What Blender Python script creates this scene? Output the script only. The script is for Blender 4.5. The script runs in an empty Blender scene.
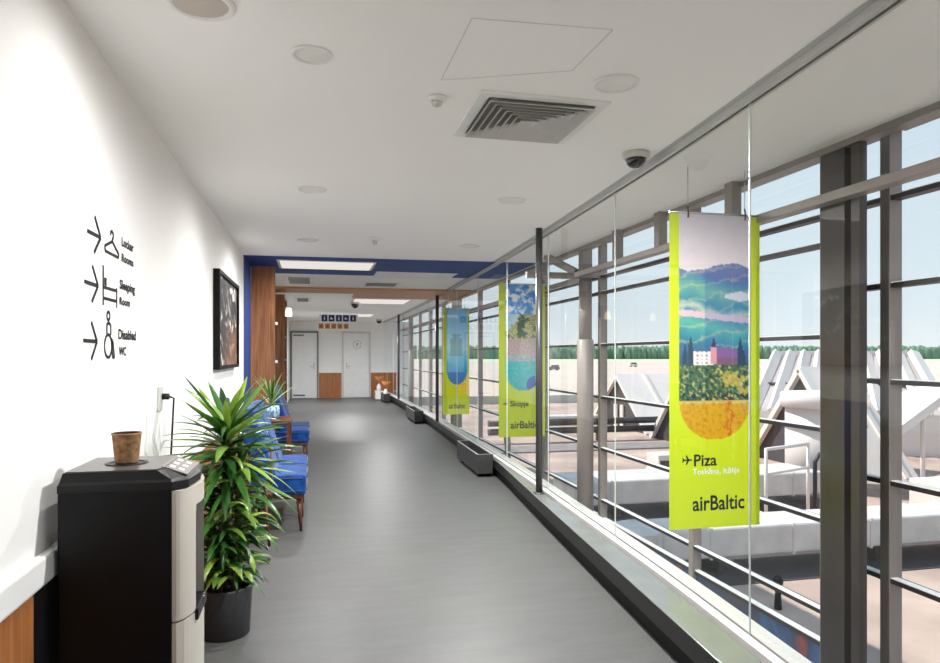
import bpy, bmesh, math, random
from mathutils import Vector, Matrix, noise
R = math.radians
PI = math.pi
SC = bpy.context.scene
COL = SC.collection
SA, CA = 0.2236, 0.9747       # yaw of the view relative to the corridor axis
F, HZ, EYE = 680.0, 355.0, 1.40
CEIL = 2.50
LW = -0.76                    # left wall plane
END = 22.6                    # far end wall


def W(px, py, d):
    """world point seen at a photo position at depth d (used to take measurements)"""
    r = (px - 470) / F * d
    return Vector((r * CA + d * SA, d * CA - r * SA, EYE + (HZ - py) * d / F))


def on_x(px, py, x):
    k = (px - 470) / F * CA + SA
    return W(px, py, x / k)


def lin(c):
    out = []
    for v in c[:3]:
        v /= 255.0
        out.append(v / 12.92 if v <= 0.04045 else ((v + 0.055) / 1.055) ** 2.4)
    return out


# ------------------------------------------------------------------ materials
def new_mat(name):
    m = bpy.data.materials.new(name)
    m.use_nodes = True
    nt = m.node_tree
    nt.nodes.clear()
    out = nt.nodes.new('ShaderNodeOutputMaterial')
    return m, nt, out


def mat(name, c, rough=0.5, metal=0.0, c2=None, scale=6.0, amt=0.5, bump=0.0, bscale=None,
        stretch=(1, 1, 1), sheen=0.0, spec=None, coat=0.0):
    m, nt, out = new_mat(name)
    N, L = nt.nodes, nt.links
    b = N.new('ShaderNodeBsdfPrincipled')
    b.inputs['Roughness'].default_value = rough
    b.inputs['Metallic'].default_value = metal
    if spec is not None:
        b.inputs['Specular IOR Level'].default_value = spec
    b.inputs['Sheen Weight'].default_value = sheen
    b.inputs['Coat Weight'].default_value = coat
    tc = N.new('ShaderNodeTexCoord')
    mp = N.new('ShaderNodeMapping')
    mp.inputs['Scale'].default_value = stretch
    L.new(tc.outputs['Object'], mp.inputs['Vector'])
    nz = N.new('ShaderNodeTexNoise')
    nz.inputs['Scale'].default_value = scale
    nz.inputs['Detail'].default_value = 5
    L.new(mp.outputs['Vector'], nz.inputs['Vector'])
    ca = lin(c)
    cb = lin(c2) if c2 else [min(1, v * 0.93) for v in ca]
    rp = N.new('ShaderNodeValToRGB')
    rp.color_ramp.elements[0].position = 0.5 - amt * 0.5
    rp.color_ramp.elements[1].position = 0.5 + amt * 0.5
    rp.color_ramp.elements[0].color = (*cb, 1)
    rp.color_ramp.elements[1].color = (*ca, 1)
    L.new(nz.outputs['Fac'], rp.inputs['Fac'])
    L.new(rp.outputs['Color'], b.inputs['Base Color'])
    if bump > 0:
        n2 = N.new('ShaderNodeTexNoise')
        n2.inputs['Scale'].default_value = bscale or scale * 5
        n2.inputs['Detail'].default_value = 4
        L.new(mp.outputs['Vector'], n2.inputs['Vector'])
        bp = N.new('ShaderNodeBump')
        bp.inputs['Strength'].default_value = bump
        bp.inputs['Distance'].default_value = 0.01
        L.new(n2.outputs['Fac'], bp.inputs['Height'])
        L.new(bp.outputs['Normal'], b.inputs['Normal'])
    L.new(b.outputs['BSDF'], out.inputs['Surface'])
    return m


def wood_mat(name, c1, c2, axis='Z', rough=0.45, scale=3.0):
    m, nt, out = new_mat(name)
    N, L = nt.nodes, nt.links
    b = N.new('ShaderNodeBsdfPrincipled')
    b.inputs['Roughness'].default_value = rough
    tc = N.new('ShaderNodeTexCoord')
    mp = N.new('ShaderNodeMapping')
    s = {'X': (0.5, 9, 9), 'Y': (9, 0.5, 9), 'Z': (9, 9, 0.5)}[axis]
    mp.inputs['Scale'].default_value = s
    L.new(tc.outputs['Object'], mp.inputs['Vector'])
    nz = N.new('ShaderNodeTexNoise')
    nz.inputs['Scale'].default_value = scale
    nz.inputs['Detail'].default_value = 8
    nz.inputs['Distortion'].default_value = 1.2
    L.new(mp.outputs['Vector'], nz.inputs['Vector'])
    rp = N.new('ShaderNodeValToRGB')
    rp.color_ramp.elements[0].position = 0.32
    rp.color_ramp.elements[1].position = 0.68
    rp.color_ramp.elements[0].color = (*lin(c2), 1)
    rp.color_ramp.elements[1].color = (*lin(c1), 1)
    L.new(nz.outputs['Fac'], rp.inputs['Fac'])
    L.new(rp.outputs['Color'], b.inputs['Base Color'])
    L.new(b.outputs['BSDF'], out.inputs['Surface'])
    return m


def glass_mat(name, tint, ior=1.35, rough=0.0, gloss=1.0):
    m, nt, out = new_mat(name)
    N, L = nt.nodes, nt.links
    tr = N.new('ShaderNodeBsdfTransparent')
    tr.inputs['Color'].default_value = (*tint, 1)
    gl = N.new('ShaderNodeBsdfGlossy')
    gl.inputs['Roughness'].default_value = rough
    gl.inputs['Color'].default_value = (gloss, gloss, gloss, 1)
    lw = N.new('ShaderNodeLayerWeight')
    lw.inputs['Blend'].default_value = 0.5
    pw = N.new('ShaderNodeMath')
    pw.operation = 'POWER'
    pw.inputs[1].default_value = 5.0
    L.new(lw.outputs['Facing'], pw.inputs[0])
    fr = N.new('ShaderNodeMath')
    fr.operation = 'MULTIPLY_ADD'
    fr.inputs[1].default_value = ior
    fr.inputs[2].default_value = 0.035
    L.new(pw.outputs[0], fr.inputs[0])
    mx = N.new('ShaderNodeMixShader')
    L.new(fr.outputs[0], mx.inputs['Fac'])
    L.new(tr.outputs['BSDF'], mx.inputs[1])
    L.new(gl.outputs['BSDF'], mx.inputs[2])
    L.new(mx.outputs['Shader'], out.inputs['Surface'])
    return m


def emit_mat(name, c, s):
    m, nt, out = new_mat(name)
    e = nt.nodes.new('ShaderNodeEmission')
    e.inputs['Color'].default_value = (*lin(c), 1)
    e.inputs['Strength'].default_value = s
    nt.links.new(e.outputs['Emission'], out.inputs['Surface'])
    return m


def print_mat(name, rough=0.5, trans=0.0):
    m, nt, out = new_mat(name)
    N, L = nt.nodes, nt.links
    at = N.new('ShaderNodeAttribute')
    at.attribute_name = 'print'
    b = N.new('ShaderNodeBsdfPrincipled')
    b.inputs['Roughness'].default_value = rough
    L.new(at.outputs['Color'], b.inputs['Base Color'])
    if trans > 0:
        t = N.new('ShaderNodeBsdfTranslucent')
        L.new(at.outputs['Color'], t.inputs['Color'])
        mx = N.new('ShaderNodeMixShader')
        mx.inputs['Fac'].default_value = trans
        L.new(b.outputs['BSDF'], mx.inputs[1])
        L.new(t.outputs['BSDF'], mx.inputs[2])
        L.new(mx.outputs['Shader'], out.inputs['Surface'])
    else:
        L.new(b.outputs['BSDF'], out.inputs['Surface'])
    return m


def leaf_mat(name, dark, mid, light):
    m, nt, out = new_mat(name)
    N, L = nt.nodes, nt.links
    g = N.new('ShaderNodeNewGeometry')
    rp = N.new('ShaderNodeValToRGB')
    e = rp.color_ramp.elements
    e[0].position = 0.0
    e[0].color = (*lin(dark), 1)
    e[1].position = 1.0
    e[1].color = (*lin(light), 1)
    k = e.new(0.6)
    k.color = (*lin(mid), 1)
    L.new(g.outputs['Random Per Island'], rp.inputs['Fac'])
    b = N.new('ShaderNodeBsdfPrincipled')
    b.inputs['Roughness'].default_value = 0.32
    L.new(rp.outputs['Color'], b.inputs['Base Color'])
    t = N.new('ShaderNodeBsdfTranslucent')
    L.new(rp.outputs['Color'], t.inputs['Color'])
    mx = N.new('ShaderNodeMixShader')
    mx.inputs['Fac'].default_value = 0.25
    L.new(b.outputs['BSDF'], mx.inputs[1])
    L.new(t.outputs['BSDF'], mx.inputs[2])
    L.new(mx.outputs['Shader'], out.inputs['Surface'])
    return m


def floor_mat():
    m, nt, out = new_mat('grey vinyl floor')
    N, L = nt.nodes, nt.links
    b = N.new('ShaderNodeBsdfPrincipled')
    b.inputs['Roughness'].default_value = 0.42
    b.inputs['Specular IOR Level'].default_value = 0.35
    tc = N.new('ShaderNodeTexCoord')
    mp = N.new('ShaderNodeMapping')
    mp.inputs['Scale'].default_value = (1.0, 4.0, 1.0)
    L.new(tc.outputs['Object'], mp.inputs['Vector'])
    n1 = N.new('ShaderNodeTexNoise')
    n1.inputs['Scale'].default_value = 2.2
    n1.inputs['Detail'].default_value = 9
    n1.inputs['Roughness'].default_value = 0.7
    L.new(mp.outputs['Vector'], n1.inputs['Vector'])
    n2 = N.new('ShaderNodeTexNoise')
    n2.inputs['Scale'].default_value = 38
    n2.inputs['Detail'].default_value = 6
    L.new(mp.outputs['Vector'], n2.inputs['Vector'])
    ad = N.new('ShaderNodeMath')
    ad.operation = 'MULTIPLY_ADD'
    ad.inputs[1].default_value = 0.35
    L.new(n2.outputs['Fac'], ad.inputs[0])
    L.new(n1.outputs['Fac'], ad.inputs[2])
    rp = N.new('ShaderNodeValToRGB')
    rp.color_ramp.elements[0].position = 0.42
    rp.color_ramp.elements[1].position = 0.95
    rp.color_ramp.elements[0].color = (*lin((74, 75, 74)), 1)
    rp.color_ramp.elements[1].color = (*lin((91, 92, 91)), 1)
    L.new(ad.outputs[0], rp.inputs['Fac'])
    L.new(rp.outputs['Color'], b.inputs['Base Color'])
    L.new(b.outputs['BSDF'], out.inputs['Surface'])
    return m


def spandrel_mat():
    m, nt, out = new_mat('printed spandrel film')
    N, L = nt.nodes, nt.links
    b = N.new('ShaderNodeBsdfPrincipled')
    b.inputs['Roughness'].default_value = 0.35
    tc = N.new('ShaderNodeTexCoord')
    nz = N.new('ShaderNodeTexNoise')
    nz.inputs['Scale'].default_value = 1.6
    nz.inputs['Detail'].default_value = 3
    nz.inputs['Distortion'].default_value = 1.0
    L.new(tc.outputs['Object'], nz.inputs['Vector'])
    rp = N.new('ShaderNodeValToRGB')
    e = rp.color_ramp.elements
    e[0].position = 0.36
    e[0].color = (*lin((120, 52, 40)), 1)
    e[1].position = 0.66
    e[1].color = (*lin((62, 62, 62)), 1)
    for p, c in ((0.41, (26, 44, 78)), (0.5, (38, 74, 120)), (0.57, (34, 52, 80))):
        k = e.new(p)
        k.color = (*lin(c), 1)
    L.new(nz.outputs['Fac'], rp.inputs['Fac'])
    L.new(rp.outputs['Color'], b.inputs['Base Color'])
    L.new(b.outputs['BSDF'], out.inputs['Surface'])
    return m


M = dict(
    wall=mat('white wall paint', (234, 233, 231), 0.7, c2=(231, 230, 228), scale=1.5),
    ceiling=mat('ceiling paint', (250, 248, 246), 0.8, c2=(248, 246, 243), scale=1.2),
    floor=floor_mat(),
    white=mat('white lacquer', (238, 238, 236), 0.35),
    ledge=mat('grey stone ledge', (112, 116, 114), 0.2, c2=(102, 106, 104), scale=5),
    ledge_face=mat('dark grey ledge face', (34, 35, 35), 0.5, spec=0.3),
    kick=mat('black kick base', (7, 7, 7), 0.6, spec=0.2),
    whiteledge=mat('white stone sill', (196, 196, 192), 0.4, c2=(176, 176, 172), scale=60, bump=0.1),
    steel=mat('brown grey steel paint', (150, 141, 135), 0.42, metal=0.1, c2=(136, 128, 122), scale=4),
    darksteel=mat('dark steel paint', (70, 64, 61), 0.4, metal=0.1, c2=(56, 51, 49), scale=4),
    black_alu=mat('dark anodised profile', (36, 33, 33), 0.5, metal=0.0),
    alu=mat('brushed aluminium', (205, 205, 203), 0.3, metal=0.85, c2=(190, 190, 188), stretch=(1, 1, 30)),
    pole=mat('grey steel pole', (92, 92, 92), 0.3, metal=0.6),
    glass=glass_mat('partition glass', (0.975, 0.982, 0.978), 0.5, gloss=0.9),
    edge=mat('polished glass edge', (214, 224, 220), 0.15),
    pane=glass_mat('facade glass', (0.96, 0.975, 0.975), 0.45, gloss=0.8),
    blue=mat('royal blue paint', (0, 62, 136), 0.6, c2=(0, 55, 124), scale=2),
    oak=wood_mat('oak veneer', (176, 118, 74), (122, 72, 42), 'Z'),
    oak_ceiling=wood_mat('oak ceiling veneer', (206, 152, 108), (186, 130, 88), 'X'),
    oak_wall=wood_mat('oak wainscot veneer', (178, 116, 68), (140, 82, 44), 'Z'),
    walnut=wood_mat('walnut', (104, 58, 36), (66, 34, 22), 'Z', 0.35),
    velvet=mat('blue velvet', (3, 74, 150), 0.8, c2=(2, 30, 78), scale=7, sheen=0.15, amt=0.35, spec=0.2),
    piping=mat('dark blue piping', (14, 40, 92), 0.7, sheen=0.3),
    black=mat('black plastic', (9, 9, 11), 0.4, spec=0.35),
    black_panel=mat('black side panel', (4, 4, 6), 0.4, spec=0.25),
    silver=mat('champagne silver plastic', (196, 190, 180), 0.35, metal=0.15, c2=(188, 182, 172)),
    grey_top=mat('grey drip tray top', (92, 87, 86), 0.3, metal=0.3),
    paper=mat('brown mottled cup paper', (180, 142, 98), 0.8, c2=(126, 90, 56), scale=60, amt=0.4),
    coffee=mat('dark cup inside', (70, 40, 22), 0.8),
    pot=mat('dark grey plant pot', (62, 62, 64), 0.6, c2=(50, 50, 52), scale=30, bump=0.15),
    soil=mat('potting soil', (52, 38, 28), 0.95, c2=(28, 20, 14), scale=60, bump=0.6),
    bark=mat('cane bark', (110, 92, 66), 0.85, c2=(74, 60, 42), scale=40, bump=0.4),
    leaf=leaf_mat('dracaena leaf', (26, 62, 26), (62, 114, 44), (150, 178, 74)),
    yucca=leaf_mat('yucca leaf', (40, 84, 40), (110, 146, 76), (210, 214, 150)),
    trough=mat('dark stone trough', (58, 58, 58), 0.5, c2=(44, 44, 44), scale=20, bump=0.1),
    rim=mat('pale trough rim', (150, 152, 150), 0.4),
    ink=mat('dark grey wall lettering', (34, 34, 36), 0.7, spec=0.2),
    bannertext=mat('dark blue banner ink', (20, 28, 44), 0.5),
    bannerwhite=mat('pale banner ink', (255, 255, 255), 0.5),
    banner=print_mat('banner print', 0.55, 0.58),
    art=print_mat('art print', 0.5, 0.0),
    navy=mat('navy sign plate', (20, 34, 92), 0.4),
    orange=mat('orange sign plate', (196, 128, 70), 0.4),
    door=mat('pale door leaf', (232, 232, 231), 0.4),
    doorframe=mat('grey door frame', (120, 122, 124), 0.4),
    vent=mat('vent metal', (206, 204, 200), 0.45, metal=0.1),
    ventdark=mat('vent depth', (140, 139, 136), 0.8),
    control=mat('grey control panel', (120, 114, 108), 0.35),
    lens=emit_mat('lit panel diffuser', (255, 248, 240), 0.34),
    spotlens=mat('downlight diffuser', (240, 238, 232), 0.3),
    lampglow=emit_mat('warm lamp glass', (255, 226, 170), 1.6),
    dome=mat('smoked camera dome', (12, 12, 14), 0.05, coat=1.0),
    roof=mat('roof membrane', (200, 178, 164), 0.85, c2=(140, 122, 114), scale=0.6, amt=0.5, bump=0.05, bscale=12),
    roof_dark=mat('grey roof strip', (150, 144, 140), 0.9, c2=(120, 116, 114), scale=2),
    apron=mat('concrete apron', (206, 192, 180), 0.9, c2=(184, 172, 162), scale=0.012),
    field=mat('pale grass field', (196, 204, 176), 0.95, c2=(176, 192, 156), scale=0.01),
    tree=mat('hazed forest green', (112, 146, 120), 0.9, c2=(84, 122, 98), scale=0.09, amt=0.4),  # distance haze is mixed into this paler green
    duct=mat('galvanised duct', (222, 218, 214), 0.5, c2=(184, 180, 177), scale=2.5, amt=0.6),
    whitemetal=mat('white painted metal', (232, 224, 218), 0.5, c2=(220, 212, 206), scale=1),
    skyglass=mat('skylight glazing', (198, 190, 188), 0.25, c2=(182, 176, 176), scale=0.8),
    louver=mat('dark louvre', (72, 66, 66), 0.7),
    spandrel=spandrel_mat(),
    gap=mat('pale service floor', (206, 204, 200), 0.6),
    plaster=mat('roof fascia', (190, 186, 180), 0.8),
    cream=mat('cream ceramic', (232, 228, 220), 0.4),
    dried=mat('dried orange grass', (206, 142, 92), 0.9, c2=(182, 110, 62)),
    teal=mat('patterned blue ceramic', (60, 120, 170), 0.4, c2=(180, 200, 210), scale=40, amt=0.15),
)


# ------------------------------------------------------------------ builders
class MB:
    def __init__(self):
        self.bm = bmesh.new()
        self.mats = []
        self.cur = 0

    def m(self, material):
        if material not in self.mats:
            self.mats.append(material)
        self.cur = self.mats.index(material)
        return self

    def _face(self, vs):
        try:
            f = self.bm.faces.new(vs)
            f.material_index = self.cur
            return f
        except ValueError:
            return None

    def hexa(self, p):
        """8 points: bottom loop 0-3, top loop 4-7"""
        v = [self.bm.verts.new(q) for q in p]
        for a in ((3, 2, 1, 0), (4, 5, 6, 7), (0, 1, 5, 4), (1, 2, 6, 5), (2, 3, 7, 6), (3, 0, 4, 7)):
            self._face([v[i] for i in a])
        return v

    def box(self, x0, x1, y0, y1, z0, z1, bevel=0.0, seg=2):
        if x1 < x0: x0, x1 = x1, x0
        if y1 < y0: y0, y1 = y1, y0
        if z1 < z0: z0, z1 = z1, z0
        v = self.hexa([(x0, y0, z0), (x1, y0, z0), (x1, y1, z0), (x0, y1, z0),
                       (x0, y0, z1), (x1, y0, z1), (x1, y1, z1), (x0, y1, z1)])
        if bevel > 0:
            es = set()
            for q in v:
                es.update(q.link_edges)
            bmesh.ops.bevel(self.bm, geom=list(es), offset=bevel, segments=seg, affect='EDGES', profile=0.6, material=-1)
        return self

    def prism(self, pts, dirv):
        """extrude polygon pts (3d) along dirv"""
        a = [self.bm.verts.new(p) for p in pts]
        b = [self.bm.verts.new(Vector(p) + Vector(dirv)) for p in pts]
        self._face(list(reversed(a)))
        self._face(b)
        n = len(a)
        for i in range(n):
            self._face([a[i], a[(i + 1) % n], b[(i + 1) % n], b[i]])
        return self

    def bar(self, a, b, w, h=None, up=(0, 0, 1)):
        a, b = Vector(a), Vector(b)
        h = h or w
        t = (b - a).normalized()
        u = Vector(up)
        if abs(t.dot(u)) > 0.98:
            u = Vector((1, 0, 0))
        s = t.cross(u).normalized()
        u = s.cross(t).normalized()
        o = [(-1, -1), (1, -1), (1, 1), (-1, 1)]
        self.hexa([a + s * (i * w / 2) + u * (j * h / 2) for i, j in o] + [b + s * (i * w / 2) + u * (j * h / 2) for i, j in o])
        return self

    def lathe(self, cx, cy, prof, n=32, cap0=True, cap1=True):
        rings = []
        for r, z in prof:
            rings.append([self.bm.verts.new((cx + r * math.cos(2 * PI * i / n), cy + r * math.sin(2 * PI * i / n), z)) for i in range(n)])
        for a, b in zip(rings, rings[1:]):
            for i in range(n):
                f = self._face([a[i], a[(i + 1) % n], b[(i + 1) % n], b[i]])
                if f: f.smooth = True
        if cap0: self._face(list(reversed(rings[0])))
        if cap1: self._face(rings[-1])
        return self

    def tube(self, pts, r, n=10, r2=None, caps=True):
        pts = [Vector(p) for p in pts]
        rings = []
        prev = None
        for k, p in enumerate(pts):
            t = (pts[min(k + 1, len(pts) - 1)] - pts[max(k - 1, 0)]).normalized()
            if prev is None:
                u = Vector((0, 0, 1)) if abs(t.z) < 0.9 else Vector((1, 0, 0))
            else:
                u = prev
            s = t.cross(u).normalized()
            u = s.cross(t).normalized()
            prev = u
            rr = r if r2 is None else r + (r2 - r) * k / (len(pts) - 1)
            rings.append([self.bm.verts.new(p + (s * math.cos(2 * PI * i / n) + u * math.sin(2 * PI * i / n)) * rr) for i in range(n)])
        for a, b in zip(rings, rings[1:]):
            for i in range(n):
                f = self._face([a[i], a[(i + 1) % n], b[(i + 1) % n], b[i]])
                if f: f.smooth = True
        if caps:
            self._face(list(reversed(rings[0])))
            self._face(rings[-1])
        return self

    def strip(self, la, lb):
        """quad strip between two polylines"""
        a = [self.bm.verts.new(p) for p in la]
        b = [self.bm.verts.new(p) for p in lb]
        for i in range(len(a) - 1):
            f = self._face([a[i], a[i + 1], b[i + 1], b[i]])
            if f: f.smooth = True
        return self

    def quad(self, *p):
        self._face([self.bm.verts.new(q) for q in p])
        return self

    def xform(self, mtx):
        bmesh.ops.transform(self.bm, matrix=mtx, verts=self.bm.verts)
        return self

    def build(self, name, material=None, parent=None, normals=True):
        if material is not None and not self.mats:
            self.mats = [material]
        if normals:
            bmesh.ops.recalc_face_normals(self.bm, faces=self.bm.faces)
        me = bpy.data.meshes.new(name)
        self.bm.to_mesh(me)
        self.bm.free()
        for k in self.mats:
            me.materials.append(k)
        o = bpy.data.objects.new(name, me)
        COL.objects.link(o)
        if parent is not None:
            # parents sit at their base point; keep world coordinates
            o.parent = parent
            wm = parent.location.copy()
            pp = parent.parent
            while pp is not None:
                wm += pp.location
                pp = pp.parent
            me.transform(Matrix.Translation(-wm))
        return o


def tag(o, label=None, cat=None, group=None, kind=None):
    if label: o['label'] = label
    if cat: o['category'] = cat
    if group: o['group'] = group
    if kind: o['kind'] = kind
    return o


def thing(name, label, cat, loc, group=None):
    o = bpy.data.objects.new(name, None)
    COL.objects.link(o)
    o.location = loc
    o.empty_display_size = 0.1
    return tag(o, label, cat, group)


def struct(name, mb, m=None, parent=None):
    o = mb.build(name, m, parent)
    if parent is None:
        o['kind'] = 'structure'
    return o


def struct_empty(name, loc=(0, 0, 0)):
    o = bpy.data.objects.new(name, None)
    COL.objects.link(o)
    o.location = loc
    o['kind'] = 'structure'
    return o


def dup(root, off, label=None, group=None, rotz=0.0):
    r = root.copy()
    COL.objects.link(r)
    r.location = root.location + Vector(off)
    r.rotation_euler = (0, 0, root.rotation_euler.z + rotz)
    if label: r['label'] = label
    if group: r['group'] = group
    for ch in list(root.children):
        c = ch.copy()
        COL.objects.link(c)
        c.parent = r
        for g in list(ch.children):
            d = g.copy()
            COL.objects.link(d)
            d.parent = c
    return r


def text_verts(s, width, height, bold=0.0, space=1.0):
    cu = bpy.data.curves.new('lettering', 'FONT')
    cu.body = s
    cu.size = 1.0
    cu.offset = bold
    cu.space_character = space
    cu.extrude = 0.0
    cu.resolution_u = 3
    ob = bpy.data.objects.new('lettering', cu)
    COL.objects.link(ob)
    dg = bpy.context.evaluated_depsgraph_get()
    me = bpy.data.meshes.new_from_object(ob.evaluated_get(dg))
    bpy.data.objects.remove(ob)
    bpy.data.curves.remove(cu)
    xs = [v.co.x for v in me.vertices]
    ys = [v.co.y for v in me.vertices]
    x0, x1, y0, y1 = min(xs), max(xs), min(ys), max(ys)
    V = [((v.co.x - x0) / (x1 - x0) * width, (v.co.y - y0) / (y1 - y0) * height) for v in me.vertices]
    Fc = [tuple(p.vertices) for p in me.polygons]
    bpy.data.meshes.remove(me)
    return V, Fc


def add_text(mb, s, org, ux, uy, width, height, bold=0.0, depth=0.0012, space=1.0):
    """real, slightly raised lettering; org = lower left corner, ux/uy unit vectors"""
    V, Fc = text_verts(s, width, height, bold, space)
    org, ux, uy = Vector(org), Vector(ux), Vector(uy)
    nrm = ux.cross(uy).normalized()
    vs = [mb.bm.verts.new(org + ux * x + uy * y + nrm * depth) for x, y in V]
    for f in Fc:
        mb._face([vs[i] for i in f])


def painted_grid(name, org, ux, uy, nu, nv, fn, material, parent, inside=None):
    """flat printed sheet: a grid whose point colours are the print, fn(u,v) -> sRGB, v measured downwards"""
    org, ux, uy = Vector(org), Vector(ux), Vector(uy)
    verts, cols, idx = [], [], {}
    for j in range(nv + 1):
        for i in range(nu + 1):
            u, v = i / nu, j / nv
            idx[(i, j)] = len(verts)
            verts.append(org + ux * u + uy * v)
            cols.append(lin(fn(u, v)))
    faces = []
    for j in range(nv):
        for i in range(nu):
            if inside is None or inside((i + .5) / nu, (j + .5) / nv):
                faces.append((idx[(i, j)], idx[(i, j + 1)], idx[(i + 1, j + 1)], idx[(i + 1, j)]))
    me = bpy.data.meshes.new(name)
    wm = parent.location if parent else Vector((0, 0, 0))
    me.from_pydata([v - wm for v in verts], [], faces)
    a = me.color_attributes.new('print', 'FLOAT_COLOR', 'POINT')
    flat = []
    for c in cols:
        flat += [c[0], c[1], c[2], 1.0]
    a.data.foreach_set('color', flat)
    me.materials.append(material)
    o = bpy.data.objects.new(name, me)
    COL.objects.link(o)
    if parent: o.parent = parent
    return o


def nz(x, y, s=0.0):
    return 0.5 + 0.5 * noise.fractal(Vector((x, y, s)), 0.6, 2.0, 4)


def mixc(a, b, t):
    t = max(0.0, min(1.0, t))
    return tuple(a[i] + (b[i] - a[i]) * t for i in range(3))


def grad(stops, t):
    if t <= stops[0][0]: return stops[0][1]
    for (a, ca), (b, cb) in zip(stops, stops[1:]):
        if t <= b:
            return mixc(ca, cb, (t - a) / (b - a))
    return stops[-1][1]


def interp(tab, y):
    """smooth (Catmull-Rom) interpolation of x over y"""
    if y <= tab[0][0]:
        (a, xa), (b, xb) = tab[0], tab[1]
        return xa + (y - a) * (xb - xa) / (b - a)
    for k in range(len(tab) - 1):
        (a, xa), (b, xb) = tab[k], tab[k + 1]
        if y <= b:
            t = (y - a) / (b - a)
            sl = lambda i: (tab[min(i + 1, len(tab) - 1)][1] - tab[max(i - 1, 0)][1]) / (tab[min(i + 1, len(tab) - 1)][0] - tab[max(i - 1, 0)][0])
            m0, m1 = sl(k) * (b - a), sl(k + 1) * (b - a)
            return (2*t**3 - 3*t*t + 1) * xa + (t**3 - 2*t*t + t) * m0 + (-2*t**3 + 3*t*t) * xb + (t**3 - t*t) * m1
    return tab[-1][1]


GT = [(-3, 1.20), (0.5, 1.585), (1.8, 1.735), (2.6, 1.815), (3.4, 1.885), (5.3, 2.0), (6.2, 2.05), (7.6, 2.11), (9.5, 2.17), (11.5, 2.225), (14, 2.28), (18, 2.30), (END, 2.26)]
PT = [(-3, 0.95), (0.5, 1.35), (1.8, 1.49), (2.8, 1.586), (5.2, 1.805), (6.2, 1.90), (7.5, 2.015), (9.6, 2.075), (13.7, 2.19), (18, 2.21), (END, 2.19)]
gx = lambda y: interp(GT, y)
px_ = lambda y: interp(PT, y)
YS = [-3 + i * 0.4 for i in range(65)]
YS = [y for y in YS if y < END - .1] + [END]

# ------------------------------------------------------------------ shell
fl = MB()
la = [(px_(y) + 0.05, y, 0) for y in YS]
fl.strip([(LW - 0.1, y, 0) for y in YS], la)
fl.strip([(LW - 0.1, y, -0.2) for y in YS], [(p[0], p[1], -0.2) for p in la])
fl.strip([(p[0], p[1], -0.2) for p in la], la)
for f in fl.bm.faces: f.smooth = False
struct('floor', fl, M['floor'])

wl = MB().box(LW - 0.12, LW, -3, END + 0.1, -0.2, CEIL + 0.0)
struct('wall_left', wl, M['wall'])
wb = MB()  # unseen end behind the camera, opening added to let daylight in
wb.box(LW - 0.1, LW + 0.15, -3.12, -3.0, -0.6, CEIL).box(2.55, 3.1, -3.12, -3.0, -0.6, CEIL)
wb.box(LW + 0.15, 2.55, -3.12, -3.0, -0.6, 0.15).box(LW + 0.15, 2.55, -3.12, -3.0, CEIL - 0.12, CEIL)
struct('wall_back', wb, M['wall'])

ce = MB().m(M['ceiling']).box(LW - 2.2, 2.64, -3.1, END + 0.1, CEIL, CEIL + 0.05)
ce.m(M['plaster']).box(LW - 2.2, 2.62, -3.1, END + 0.1, CEIL + 0.05, 4.0)
struct('ceiling', ce)
# ceiling hatch seams
th = struct_empty('trim_1', (1.0, 2.0, CEIL))
a, b = W(472, 18, 748 / 337 * 1.0), W(613, 29.4, 748 / 325.6)
c_, d_ = W(572, 70.6, 748 / 284.4), W(441, 80, 748 / 275)
hm = MB()
for p, q in ((a, b), (b, c_), (c_, d_), (d_, a)):
    hm.bar((p.x, p.y, CEIL - 0.0006), (q.x, q.y, CEIL - 0.0006), 0.004, 0.001)
hm.build('hatch_seam', mat('shadow gap', (222, 220, 217), 0.9), th)

# blue painted ceiling field
bl = MB()
t0, z0, z1 = 7.85, CEIL - 0.006, CEIL
pts = [(LW, 7.85), (2.60, 7.75), (2.60, 9.45), (1.9, 9.45), (1.9, 8.95), (0.8, 8.95), (0.8, 9.45), (LW, 9.45)]
bl.prism([(x, y, z0) for x, y in pts], (0, 0, z1 - z0 - 0.0005))
bl.box(LW, LW + 0.006, 7.9, 8.66, 0.84, z0)
struct('trim_2', bl, M['blue'])
# oak ceiling field
ok = MB()
pts = [(LW, 11.3), (2.60, 11.2), (2.60, 12.95), (0.7, 12.95), (0.7, 12.05), (LW, 12.05)]
ok.prism([(x, y, CEIL - 0.03) for x, y in pts], (0, 0, 0.0295))
struct('trim_3', ok, M['oak_ceiling'])

# wainscot of left wall
wn = MB().m(M['oak_wall']).box(LW, LW + 0.012, -3, 2.08, 0.0, 0.755)
wn.m(M['black_alu']).box(LW, LW + 0.010, 2.08, 2.62, 0.0, 0.755)  # black panel put in for the dispenser's shadow on the wall
wn.m(M['oak_wall']).box(LW, LW + 0.012, 2.62, 8.6, 0.0, 0.755)
struct('wainscot', wn)
rl = MB().box(LW, LW + 0.03, -3, 8.6, 0.757, 0.838, 0.008)
struct('trim_4', rl, M['white'])

# end wall
ew = MB().box(LW - 0.1, 3.1, END, END + 0.12, -0.6, CEIL)
struct('wall_end', ew, M['wall'])
w2 = MB()
def ex(px):
    k = (px - 470) / F
    d = END / (CA - k * SA)
    return d * (k * CA + SA)
for k, (a, b) in enumerate(((319, 341.5), (371, 396))):
    o = struct('wainscot', MB().box(ex(a), ex(b), END - 0.02, END, 0.0, 0.82), M['oak_wall'])
    o2 = struct('trim_%d' % (5 + k), MB().box(ex(a), ex(b), END - 0.03, END, 0.82, 0.85), M['white'])

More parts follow.
